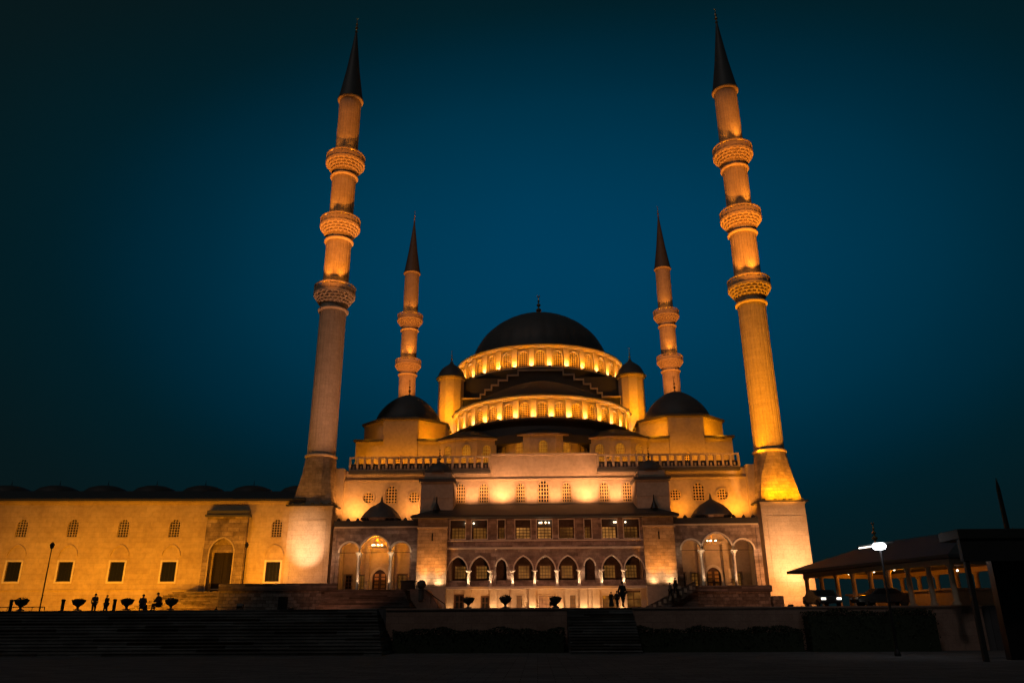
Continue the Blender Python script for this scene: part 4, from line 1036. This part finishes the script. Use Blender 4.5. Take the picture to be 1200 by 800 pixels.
# wing steps (lit) at left of the terrace
ws = thing('wing_stairs', 'wide amber-lit stone steps rising to the portal of the ochre wing', 'stairs', (tx0-5, 90, ZC))
n = 14
xe = tx0-.15
for i in range(n):
    f = i/(n-1); x0 = xx(143+49*f, 700, 91); zt_ = ZC+(ZT-ZC)*(i+1)/n
    b = MB(); b.box(x0, xe, 88.8+4.2*f, 96.0, zt_-(ZT-ZC)/n+.002, zt_-.05); b.box(x0-.05, xe, 88.74+4.2*f, 96.0, zt_-.049, zt_); b.build('step', 'worn_steps', ws)
b = MB(); b.box(xe, xe+.6, 93.5, 97, ZC, ZT-.01); b.build('landing', 'worn_steps', ws)

# right terrace with diagonal stair
rx0, rx1 = xx(800, 700, 89), xx(903, 700, 89)
rt = thing('terrace_wall', 'dark rough stone terrace below the right porch', 'terrace', (rx0, 89, ZC))
b = MB(); b.box(rx0+1.2, rx1-.1, 89.12, YF-.4, ZC, ZT-.002); b.box(14.0, rx0+1.3, 93.0, YF-.4, ZC, ZT-.006); b.build('terrace_floor', 'step_stone', rt)
b = MB(); b.box(rx0+1.1, rx1, 89.0, 89.1, ZC, ZT-.55); b.build('wall', 'rubble', rt)
b = MB(); b.box(rx0+1.0, rx1+.25, 88.8, 89.4, ZT-.547, ZT+.12); b.build('coping', 'step_stone', rt, bev=.04)
b = MB(); b.box(rx1+.1, rx1+1.3, 88.6, 92.5, ZC, ZT-1.0); b.build('end_pier', 'rubble', rt, bev=.04)
rs_ = thing('side_stairs', 'diagonal stone stair with pale pierced balustrade rising to the right porch', 'stairs', (rx0-3, 89, ZC))
xs0 = xx(757, 710, 88.5); n = 14
for i in range(n):
    b = MB(); xa_ = xs0+.35+(rx0+1.6-xs0)*i/n; b.box(xa_, rx0+1.6, 88.6, 92.9, ZC+(ZT-ZC)*i/n+.002, ZC+(ZT-ZC)*(i+1)/n); b.build('step', 'step_stone', rs_)
b = MB()
b.extrude_y([(xs0, ZC), (xs0, ZC+.7), (rx0+1.4, ZT+.62), (rx0+1.4, ZT-.4), (xs0+1.4, ZC)], 88.2, 88.55); b.build('balustrade', 'rubble', rs_)
b = MB()
for i in range(9):
    f = (i+.6)/9.6; x = xs0+(rx0+1.4-xs0)*f; zc1 = ZC+.28+(ZT-ZC-.15)*f
    b.box(x-.17, x+.13, 88.14, 88.2, zc1-.2, zc1+.22)
b.build('baluster_panel', 'limestone', rs_)

# front retaining walls, steps, hedge
Y1 = 60.0
for k, (pa, pb, lab) in enumerate(((453, 664, 'low reddish stone retaining wall carrying the middle planters'), (741, 1150, 'low reddish stone retaining wall right of the centre steps'))):
    t = thing('retaining_wall', lab, 'wall', (xx(pa, 712, Y1), Y1, 0))
    a, c = xx(pa, 712, Y1), xx(pb, 712, Y1)
    b = MB(); b.box(a, c, Y1, Y1+.39, 0, ZC-.12); b.build('wall', 'retaining_stone', t)
    b = MB(); b.box(a-.02, c+.02, Y1-.1, Y1+.6, ZC-.117, ZC+.02); b.build('coping', 'retaining_stone', t, bev=.03)
def flight(pa, pb, name, label, n, dy, zt):
    t = thing(name, label, 'stairs', (xx((pa+pb)/2, 712, Y1), Y1, 0))
    a, c = xx(pa, 712, Y1), xx(pb, 712, Y1)
    for i in range(n):
        b = MB(); b.box(a, c, Y1+.38-dy*(n-i), Y1+.39+dy*.0, zt*i/n+.003, zt*(i+1)/n-.05); b.box(a+.001, c-.001, Y1+.32-dy*(n-i), Y1+.389, zt*(i+1)/n-.049, zt*(i+1)/n); b.build('step', 'court_steps', t)
flight(664.5, 740.5, 'court_stairs', 'straight flight of grey steps through the retaining wall, centre', 16, .33, ZC)
# long steps at the left in staggered blocks
t = thing('court_stairs', 'very wide dark steps along the left of the court edge', 'stairs', (xx(230, 712, Y1), Y1, 0))
n = 14
for i in range(n):
    b = MB(); xr = xx(440+.0*i, 712, Y1)+.12*(n-i); b.box(-75, xr, Y1+.38-.42*(n-i), Y1+.39, ZC*i/n+.003, ZC*(i+1)/n-.05); b.box(-75, xr+.02, Y1+.32-.42*(n-i), Y1+.389, ZC*(i+1)/n-.049, ZC*(i+1)/n); b.build('step', 'court_steps', t)
# hedge
def hedge(x0, x1, y0, y1, h, label, n):
    b = MB(); rnd = random.Random(int(x0*10))
    for i in range(n):
        x, y = rnd.uniform(x0, x1), rnd.uniform(y0, y1)
        hh = h+.10*math.sin(x*1.3)+.07*math.sin(x*3.1+1)
        z = hh*math.sqrt(rnd.random()); s = rnd.uniform(.05, .10)
        d = Vector((rnd.uniform(-1, 1), rnd.uniform(-1, 1), rnd.uniform(-1, 1))).normalized(); e = d.orthogonal().normalized(); f = d.cross(e)
        c = Vector((x, y, z)); b.face([c-e*s, c+f*s*.6, c+e*s, c-f*s*.6])
    hd = thing('hedge', label, 'hedge', ((x0+x1)/2, (y0+y1)/2, 0))
    b.build('foliage', 'leaf', hd)
    b = MB(); b.box(x0+.1, x1-.1, y0+.15, y1-.15, 0, h-.35); 
    b.build('branch_mass', 'leaf', hd)
hedge(xx(455, 712, 57), xx(662, 712, 57), 58.6, 59.9, 1.60, 'low clipped dark hedge below the retaining wall left of the centre steps', 7000)
hedge(xx(745, 712, 57), xx(948, 712, 57), 58.6, 59.9, 1.62, 'low clipped dark hedge below the retaining wall right of the centre steps', 7000)
hedge(xx(953, 712, 57), xx(1108, 712, 57), 58.3, 59.9, 2.72, 'taller dark hedge added to darken the wall below the pavilion', 9000)  # added foliage, stands in for the darkness over this stretch of wall

# ================================================================== PLANTERS
pl0 = None
PL = [(468.5, 'goblet planter by the left end of the middle retaining wall'), (549, None)]
def planter(px, label, Y=60.25, s=1.0, squat=False):
    x = xx(px, 712, Y); z = ZC+.02
    t = thing('planter', label, 'planter', (x, Y, z), 'goblet planters along the court edge')
    b = MB(); b.lathe([(.28*s, z), (.28*s, z+.06), (.10*s, z+.12), (.09*s, z+.24*s), (.16*s, z+.32*s), (.38*s, z+.45*s), (.47*s, z+.66*s), (.50*s, z+.72*s), (.50*s, z+.78*s), (.42*s, z+.78*s), (.40*s, z+.70*s)], (x, Y), 28); b.build('bowl', 'planter_stone', t, True)
    b = MB(); rnd = random.Random(int(px))
    for i in range(160):
        a, r = rnd.uniform(0, 2*PI), .40*s*math.sqrt(rnd.random()); hh = (.12 if not squat else .22)*(1-(r/.5)**2)
        c = Vector((x+r*math.cos(a), Y+r*math.sin(a), z+.72*s+rnd.random()*hh*1.3)); d = Vector((rnd.uniform(-1, 1), rnd.uniform(-1, 1), rnd.uniform(-.5, 1))).normalized(); e = d.orthogonal().normalized(); f = d.cross(e); q = .06
        b.face([c-e*q, c+f*q*.5, c+e*q, c-f*q*.5])
    b.build('plant', 'leaf', t)
planter(549, 'dark goblet planter on the retaining wall, leftmost of the middle three', s=.92)
planter(592.3, 'dark goblet planter with bushier plant, second of the middle three', s=.95, squat=True)
planter(651.3, 'dark goblet planter nearest the centre steps', s=.92)
planter(24, 'wide dark goblet planter nearest the left picture edge', s=1.02, squat=True)
planter(91, 'dark goblet planter left of the standing pair', s=.98)
planter(148, 'dark goblet planter between the standing pair and the seated figures', s=.98)
planter(200, 'dark goblet planter right of the seated figures near the wing steps', s=.96)
# low bollards
for px, lab in ((12, 'short dark bollard left of the wide planter at the picture edge'), (73, 'short dark bollard between the lone lamp post and the second planter'), (133.5, 'short dark bollard right of the standing pair')):
    x = xx(px, 712, 62); b = MB(); b.lathe([(.12, ZC), (.12, ZC+.75), (.15, ZC+.78), (.15, ZC+.86), (.05, ZC+.9)], (x, 62), 12)
    tag(b.build('bollard', 'dark_metal', None, True), lab, 'bollard', 'bollards on the court edge')
b = MB(); xa2, xb2 = xx(-5, 708, 62.5), xx(53, 708, 62.5); b.tube([(xa2, 62.5, ZC+.34), (xb2, 62.5, ZC+.34)], .03)
for k in range(5): x = xa2+(xb2-xa2)*k/4; b.tube([(x, 62.5, ZC), (x, 62.5, ZC+.34)], .025)
tag(b.build('low_rail', 'dark_metal'), 'low dark metal rail on the court edge at the far left', 'rail')

# ================================================================== LAMP POSTS
def lamp_post(pa, pb, Y, label, zb):
    x, _ = U(*pb, Y); z = U(*pa, Y)[1]; 
    t = thing('lamp_post', label, 'lamp post', (x, Y, zb), 'unlit lamp posts before the wing')
    b = MB(); b.lathe([(.16, zb), (.16, zb+.1), (.07, zb+.3), (.05, z-.5)], (x, Y), 12); b.build('pole', 'dark_metal', t)
    b = MB(); b.lathe([(.05, z-.5), (.16, z-.38), (.24, z-.05), (.10, z+.12), (.02, z+.2)], (x, Y), 8); b.build('lantern', 'dark_metal', t)
lamp_post((61, 637), (47, 711), 78, 'thin unlit lamp post in front of the ochre wing at the far left', ZC)
lamp_post((288, 637), (284, 685), 91.5, 'thin unlit lamp post just right of the wing portal', ZT)

# ================================================================== PEOPLE
def skin_obj(name, pts, edges, rads, mat, parent, root=0):
    me = bpy.data.meshes.new(name); me.from_pydata(pts, edges, []); o = bpy.data.objects.new(name, me); C.objects.link(o)
    sk = o.modifiers.new('skin', 'SKIN'); sk.use_smooth_shade = True
    for i, r in enumerate(rads): me.skin_vertices[0].data[i].radius = (r, r) if not isinstance(r, tuple) else r
    me.skin_vertices[0].data[root].use_root = True
    s = o.modifiers.new('sub', 'SUBSURF'); s.levels = 1; s.render_levels = 1
    me.materials.append(MATS[mat]); adopt(o, parent); return o
def person(px, Y, zb, H, label, cloth='cloth_black', legs='denim', face=0, stride=.15, pose='stand', arm=.1, skirt=False, lean=0):
    x0 = xx(px, 705, Y); s = H/1.75
    t = thing('person', label, 'person', (x0, Y, zb), 'people on the court')
    c, sn = math.cos(face), math.sin(face)
    def P(lx, fy, z): return (x0+(lx*c-fy*sn)*s, Y+(lx*sn+fy*c)*s, zb+z*s)
    if pose == 'sit':
        J = {'pel': (0, 0, .52), 'lh': (-.10, .02, .50), 'rh': (.10, .02, .50), 'lk': (-.13, -.42, .50), 'rk': (.12, -.40, .52), 'lf': (-.13, -.44, .10), 'rf': (.13, -.36, .10), 'lt': (-.13, -.60, .04), 'rt': (.13, -.52, .04),
             'sp': (0, -.02, .78), 'ch': (0, -.10, .98), 'nk': (0, -.13, 1.13), 'hd': (0, -.17, 1.25), 'ls': (-.19, -.09, 1.04), 'rs': (.19, -.09, 1.04), 'le': (-.25, -.20, .80), 're': (.25, -.20, .80), 'lw': (-.14, -.38, .66), 'rw': (.14, -.38, .66)}
    else:
        J = {'pel': (0, 0, .95), 'lh': (-.10, 0, .91), 'rh': (.10, 0, .91), 'lk': (-.10, -stride*.7, .50), 'rk': (.10, stride*.2, .50), 'lf': (-.10, -stride, .09), 'rf': (.10, stride*1.1, .11), 'lt': (-.11, -stride-.17, .035), 'rt': (.11, stride*1.1-.16, .035),
             'sp': (0, 0, 1.16), 'ch': (0, .0, 1.36), 'nk': (0, 0, 1.50), 'hd': (0, -.03, 1.63), 'ls': (-.19, 0, 1.42), 'rs': (.19, 0, 1.42), 'le': (-.235, .04+arm, 1.13), 're': (.235, .04-arm, 1.13), 'lw': (-.225, -.06+arm*1.6, .88), 'rw': (.225, -.08-arm*1.6, .88)}
        if lean:
            for k in ('sp', 'ch', 'nk', 'hd', 'ls', 'rs', 'le', 're', 'lw', 'rw'):
                a = J[k]; J[k] = (a[0], a[1]-lean*(a[2]-.9), a[2])
    names = list(J); idx = {n: i for i, n in enumerate(names)}
    E = [('pel', 'sp'), ('sp', 'ch'), ('ch', 'nk'), ('nk', 'hd'), ('pel', 'lh'), ('pel', 'rh'), ('lh', 'lk'), ('lk', 'lf'), ('lf', 'lt'), ('rh', 'rk'), ('rk', 'rf'), ('rf', 'rt'), ('ch', 'ls'), ('ls', 'le'), ('le', 'lw'), ('ch', 'rs'), ('rs', 're'), ('re', 'rw')]
    Rr = {'pel': .135, 'lh': .095, 'rh': .095, 'lk': .058, 'rk': .058, 'lf': .042, 'rf': .042, 'lt': .035, 'rt': .035, 'sp': .12, 'ch': .13, 'nk': .055, 'hd': .095, 'ls': .062, 'rs': .062, 'le': .042, 're': .042, 'lw': .030, 'rw': .030}
    bd = skin_obj('body', [P(*J[n]) for n in names], [(idx[a], idx[b_]) for a, b_ in E], [Rr[n]*s for n in names], 'skin', t)
    def sub(nm, keys, edges, add, mat):
        ii = {n: i for i, n in enumerate(keys)}
        skin_obj(nm, [P(*J[n]) for n in keys], [(ii[a], ii[b_]) for a, b_ in edges], [(Rr[n]+add)*s for n in keys], mat, t)
    Rr['lk'] = Rr['rk'] = .075; Rr['lh'] = Rr['rh'] = .11
    J['lc'] = tuple(J['le'][i]*.15+J['lw'][i]*.85 for i in range(3)); J['rc'] = tuple(J['re'][i]*.15+J['rw'][i]*.85 for i in range(3)); Rr['lc'] = Rr['rc'] = .036
    J['cb'] = tuple(J['ch'][i]*.35+J['nk'][i]*.65 for i in range(3)); Rr['cb'] = .06
    Rr['pel'] = .165; Rr['sp'] = .16; Rr['ch'] = .15
    sub('jacket', ['pel', 'sp', 'ch', 'cb', 'ls', 'rs', 'le', 're', 'lc', 'rc', 'lh', 'rh'], [('pel', 'sp'), ('pel', 'lh'), ('pel', 'rh'), ('sp', 'ch'), ('ch', 'cb'), ('ch', 'ls'), ('ch', 'rs'), ('ls', 'le'), ('rs', 're'), ('le', 'lc'), ('re', 'rc')], .028, cloth)
    if skirt and pose != 'sit':
        b = MB(); q = P(0, 0, 0); b.lathe([(.30*s, zb+.12*s), (.24*s, zb+.6*s), (.17*s, zb+1.0*s)], (q[0], q[1]), 20, mod=lambda k, z: 1+.05*(k % 2)); b.build('skirt', cloth, t, True)
    sub('trousers', ['pel', 'lh', 'rh', 'lk', 'rk', 'lf', 'rf'], [('pel', 'lh'), ('pel', 'rh'), ('lh', 'lk'), ('lk', 'lf'), ('rh', 'rk'), ('rk', 'rf')], .018, legs)
    for a, b_ in (('lf', 'lt'), ('rf', 'rt')):
        skin_obj('shoe', [P(*J[a]), P(*J[b_])], [(0, 1)], [.052*s, .045*s], 'cloth_black', t)
    h = J['hd']; b = MB(); hc = P(h[0], h[1]+.02, h[2]+.035)
    b.lathe([(.001, hc[2]+.105*s), (.06*s, hc[2]+.09*s), (.095*s, hc[2]+.04*s), (.105*s, hc[2]-.01*s), (.095*s, hc[2]-.05*s)], (hc[0], hc[1]), 16, cap=False); b.build('hair', 'hair', t, True)
    b = MB(); nf = P(h[0], h[1]-.10, h[2]-.01); b.tube([P(h[0], h[1]-.085, h[2]+.02), P(h[0], h[1]-.125, h[2]-.015)], [.008*s, .016*s], 6); b.build('nose', 'skin', bd, True)
    return t
HY = 60.6
person(730, HY, ZC+.02, 1.84, 'tall person in dark jacket mid-stride at the top of the centre steps', 'cloth_black', 'cloth_black', .5, .20, arm=.12)
person(723.3, HY+.3, ZC+.02, 1.18, 'child in dark coat walking just left of the tall person', 'cloth_navy', 'cloth_black', .3, .10, skirt=False)
person(716.5, HY+.2, ZC+.02, 1.12, 'child in wide dark dress, left end of the group at the centre steps', 'cloth_black', 'cloth_black', .2, .05, skirt=True)
person(111, 74, ZC, 1.80, 'person in dark coat with raised shoulder, left one of the standing pair', 'cloth_grey', 'cloth_black', .6, .06, lean=-.06)
person(125, 75, ZC, 1.72, 'person in dark jacket, right one of the standing pair', 'cloth_black', 'denim', -.5, .12)
person(167.5, 61.6, ZC-.15, 1.72, 'person seated on the court edge left of the other seated figure', 'cloth_grey', 'denim', .4, pose='sit')
person(171.5, 61.9, ZC-.35, 1.25, 'small child seated close beside the left seated figure', 'cloth_green', 'denim', -.4, pose='sit')
person(186.5, 61.6, ZC-.05, 1.75, 'person seated alone on the court edge beside the right planter', 'cloth_brown', 'cloth_black', -.7, pose='sit')
person(793, 87.4, zy(697, 87.4), 1.75, 'person climbing the diagonal side stair, upper of the two', 'cloth_black', 'cloth_black', -1.2, .2)
person(786.5, 87.4, zy(702, 87.4), 1.65, 'person climbing the diagonal side stair, lower of the two', 'cloth_grey', 'cloth_black', -1.2, .2)

# ================================================================== PAVILION AT THE RIGHT
def P2(px, py, Y): x, z = U(px, py, Y); return Vector((x, Y, z))
A = P2(922, 671, 75); B = P2(1112, 654, 57)
zE = (A.z+B.z)/2; A.z = B.z = 0
ax = (B-A).normalized(); pn = Vector((-ax.y, ax.x, 0))
if pn.y < 0: pn = -pn
Lp = (B-A).length; Wd = 11.0
pv = thing('pavilion', 'dark hip-roofed open pavilion on amber-lit columns right of the mosque', 'pavilion', (A.x, A.y, ZC))
def Q(a, d, z): v = A+ax*a+pn*d; return (v.x, v.y, z)
b = MB()
zR = zy(637, 72, 1010)
i = b.add([Q(0, 0, zE), Q(Lp, 0, zE), Q(Lp, Wd, zE), Q(0, Wd, zE), Q(0, 0, zE+.22), Q(Lp, 0, zE+.22), Q(Lp, Wd, zE+.22), Q(0, Wd, zE+.22), Q(Wd*.52, Wd/2, zR), Q(Lp-Wd*.3, Wd/2, zR)])
b.f += [tuple(i+k for k in f) for f in ((0, 1, 2, 3), (0, 1, 5, 4), (1, 2, 6, 5), (2, 3, 7, 6), (3, 0, 4, 7), (4, 5, 9, 8), (5, 6, 9), (6, 7, 8, 9), (7, 4, 8))]
b.build('roof', 'shaded_lead', pv)
fq = Q(Wd*.52, Wd/2, zR); finial(pv, fq[0], fq[1], zR-.1, 2.0, s=1.5)
b = MB()
for dd_ in (1.15, Wd-1.15): b.box(1.0, Lp-1.0, dd_-.18, dd_+.18, zE-.40, zE-.01, Q)
for dd_ in (1.15, Lp-1.15): b.box(dd_-.18, dd_+.18, 1.34, Wd-1.34, zE-.395, zE-.015, Q)
b.build('beam', 'column_paint', pv)
nC = 9
for dd_ in (1.15, Wd-1.15):
    for k in range(nC):
        a = 1.2+(Lp-2.4)*k/(nC-1); q = Q(a, dd_, 0)
        b = MB(); b.lathe([(.30, ZC), (.30, ZC+.15), (.20, ZC+.28), (.18, zE-.65), (.30, zE-.42)], q[:2], 12); b.build('column', 'column_paint', pv, True)
b = MB(); b.box(3.5, Lp-3.5, 3.6, Wd-3.6, ZC, ZC+1.15, Q); b.box(3.3, Lp-3.3, 3.4, Wd-3.4, ZC+1.153, ZC+1.3, Q); b.build('fountain_basin', 'column_paint', pv)
for k, (a, dd_) in enumerate(((Lp*.34, 1.6), (Lp*.5, 1.6), (Lp*.62, 1.6), (Lp*.68, 1.6))):
    q = Q(a, dd_, zE-.35)
    b = MB(); b.lathe([(.02, q[2]-.09), (.08, q[2]-.05), (.09, q[2]), (.05, q[2]+.12), (.02, q[2]+.3)], q[:2], 10); b.build('ceiling_bulb', 'bulb', pv, True)
    lamp('bulb_lamp', (q[0], q[1], q[2]-.25), 7, AMBER, None, r=.08, parent=pv)
for a in (.15, .3, .45, .6, .8):
    q = Q(Lp*a, Wd*.5, zE-.6); lamp('inner_lamp', q, 15, AMBER, None, r=.1, parent=pv)

# the bright floodlight on its pole
lp = P2(1029, 640, 49.6); zb_ = 0
tl = thing('lamp_mast', 'bright white lamp on a tall grey pole before the pavilion', 'lamp post', (lp.x+.1, lp.y, 0))
b = MB(); b.lathe([(.18, 0), (.18, .15), (.09, .4), (.06, lp.z-.1)], (lp.x+.1, lp.y), 12); b.build('pole', 'dark_metal', tl)
b = MB(); Mq = lambda x, y, z: (lp.x+x, lp.y+y, lp.z+z+.12*x); b.box(-1.25, .95, -.10, .10, .10, .19, Mq); b.build('lamp_arm', 'canopy_paint', tl)
b = MB(); b.lathe([(.02, lp.z-.22), (.30, lp.z-.18), (.42, lp.z), (.30, lp.z+.18), (.02, lp.z+.2)], (lp.x, lp.y-.15), 20); b.build('lamp_globe', 'white_lamp', tl, True)
b = MB(); b.box(-1.15, -.35, -.13, .13, .02, .085, Mq); b.build('lamp_strip', 'small_lamp', tl)
lamp('mast_lamp', (lp.x-.3, lp.y-1.8, lp.z), 11, (.9, .95, 1), None, r=.3, parent=tl)

# dark gate-like building at the right edge, and mast
sh = thing('shelter', 'large unlit flat-roofed shelter on slanted posts at the right edge', 'shelter', (xx(1125, 700, 42), 42, 0))
zs_ = zy(626, 42, 1160)
x0, x1 = xx(1118, 630, 42), xx(1118, 630, 42)+14
b = MB(); b.box(x0, x1, 41.5, 43.6, zs_-.25, zs_+.25); b.build('roof', 'canopy_paint', sh, bev=.04)
b = MB(); b.box(x0+.05, x1, 41.6, 41.9, zs_-1.35, zs_-.253); b.build('fascia', 'canopy_paint', sh)
for q in (.15, 5.2, 10.4):
    b = MB(); b.box(x0+q, x0+q+.22, 41.65, 41.9, 0, zs_-1.353); b.build('post', 'canopy_paint', sh, bev=.02)
b = MB(); b.box(x0+2.6, x1, 43.7, 44.2, 0, zs_-.8); b.build('rear_wall', 'dark_metal', sh)
p = P2(1167, 560, 80)
b = MB(); b.lathe([(.35, 0), (.30, 6), (.18, p.z-1), (.03, p.z)], (p.x, 80), 12); tag(b.build('flag_mast', 'dark_metal'), 'faint dark pole rising behind the shelter roof', 'mast')
# tiny distant lamps
for px, py, Y, lab in ((1122, 668, 66, 'tiny white lamp on a short post left of the shelter'), (1199, 660.5, 60, 'tiny warm lamp on a post at the very right edge'), (1182, 696, 60, 'dim low lamp on a short post under the shelter')):
    q = P2(px, py, Y); t = thing('bollard_lamp', lab, 'lamp', (q.x, Y, 0), 'small distant lamps')
    b = MB(); b.cyl(q.x, Y, 0, q.z-.1, .04, n=8); b.build('post', 'dark_metal', t)
    b = MB(); r_ = .09 if 'dim' not in lab else .05; b.lathe([(.01, q.z-r_), (r_, q.z-.02), (r_, q.z+.02), (.01, q.z+r_)], (q.x, Y), 10); b.build('globe', 'small_lamp', t, True)

# parked cars by the pavilion
def car(px, Y, label, front, on, col='car_paint'):
    x = xx(px, 706, Y); z = ZC
    t = thing('parked_car', label, 'car', (x, Y, z), 'cars parked by the pavilion')
    s = front  # +1: nose to the left
    prof = [(-2.1, .35), (-2.15, .62), (-1.95, .82), (-1.15, .93), (-.55, 1.38), (.75, 1.42), (1.45, 1.02), (2.05, .95), (2.15, .6), (2.1, .35)]
    b = MB(); b.extrude_y([(x+s*a, z+h) for a, h in prof], Y-.85, Y+.85); b.build('body', col, t, bev=.06)
    b = MB(); b.extrude_y([(x+s*a, z+h) for a, h in ((-1.0, .96), (-.52, 1.33), (.70, 1.36), (1.25, 1.0))], Y-.865, Y+.865); b.build('window', 'glass', t)
    for a in (-1.35, 1.35):
        for q in (-.86, .74):
            n_ = 16; b = MB(); pts = [(x+s*a+.32*math.cos(2*PI*k/n_), z+.33+.32*math.sin(2*PI*k/n_)) for k in range(n_)]; b.extrude_y(pts, Y+q, Y+q+.14); wh = b.build('wheel', 'rubber', t)
            b = MB(); b.extrude_y([(x+s*a+.18*math.cos(2*PI*k/n_), z+.33+.18*math.sin(2*PI*k/n_)) for k in range(n_)], Y+q-.01, Y+q+.15); b.build('rim', 'canopy_paint', wh)
    for q in (-.62, .62):
        b = MB(); b.box(x+s*(-2.18)-.03, x+s*(-2.18)+.06, Y+q-.16, Y+q+.16, z+.60, z+.74); b.build('headlight', 'headlamp' if on else 'pale_marble', t)
    return t
def car_front(px, Y, label, on):
    """car facing the camera"""
    x = xx(px, 706, Y); z = ZC
    t = thing('parked_car', label, 'car', (x, Y, z), 'cars parked by the pavilion')
    prof = [(-2.1, .35), (-2.15, .62), (-1.95, .82), (-1.15, .93), (-.55, 1.38), (.75, 1.42), (1.45, 1.02), (2.05, .95), (2.15, .6), (2.1, .35)]
    b = MB(); n = len(prof); i = b.add([(x-.85, Y+a, z+h) for a, h in prof]+[(x+.85, Y+a, z+h) for a, h in prof])
    for k in range(n): b.f.append((i+k, i+(k+1) % n, i+n+(k+1) % n, i+n+k))
    b.f.append(tuple(i+k for k in range(n))); b.f.append(tuple(i+n+k for k in range(n))); b.build('body', 'car_paint', t, bev=.06)
    b = MB(); b.face([(x-.72, Y-1.16, z+.955), (x+.72, Y-1.16, z+.955), (x+.62, Y-.60, z+1.37), (x-.62, Y-.60, z+1.37)]); b.build('windscreen', 'glass', t)
    for a in (-1.35, 1.35):
        for q in (-.86, .74):
            b = MB(); n_ = 14; j = b.add([(x+q+w_, Y+a+.32*math.cos(2*PI*k/n_), z+.33+.32*math.sin(2*PI*k/n_)) for w_ in (0, .14) for k in range(n_)])
            for k in range(n_): b.f.append((j+k, j+(k+1) % n_, j+n_+(k+1) % n_, j+n_+k))
            b.f.append(tuple(j+k for k in range(n_))); b.f.append(tuple(j+n_+k for k in range(n_))); b.build('wheel', 'rubber', t)
    for q in (-.60, .60):
        b = MB(); b.box(x+q-.17, x+q+.17, Y-2.2, Y-2.13, z+.58, z+.74); b.build('headlight', 'headlamp' if on else 'pale_marble', t)
car_front(963.5, 66, 'dark car facing out with both headlights on below the pavilion', True)
car(1034, 64, 'dark parked car seen from the side beneath the white lamp', 1, False)

for o in ROOTS:
    if '_w' in o: del o['_w']
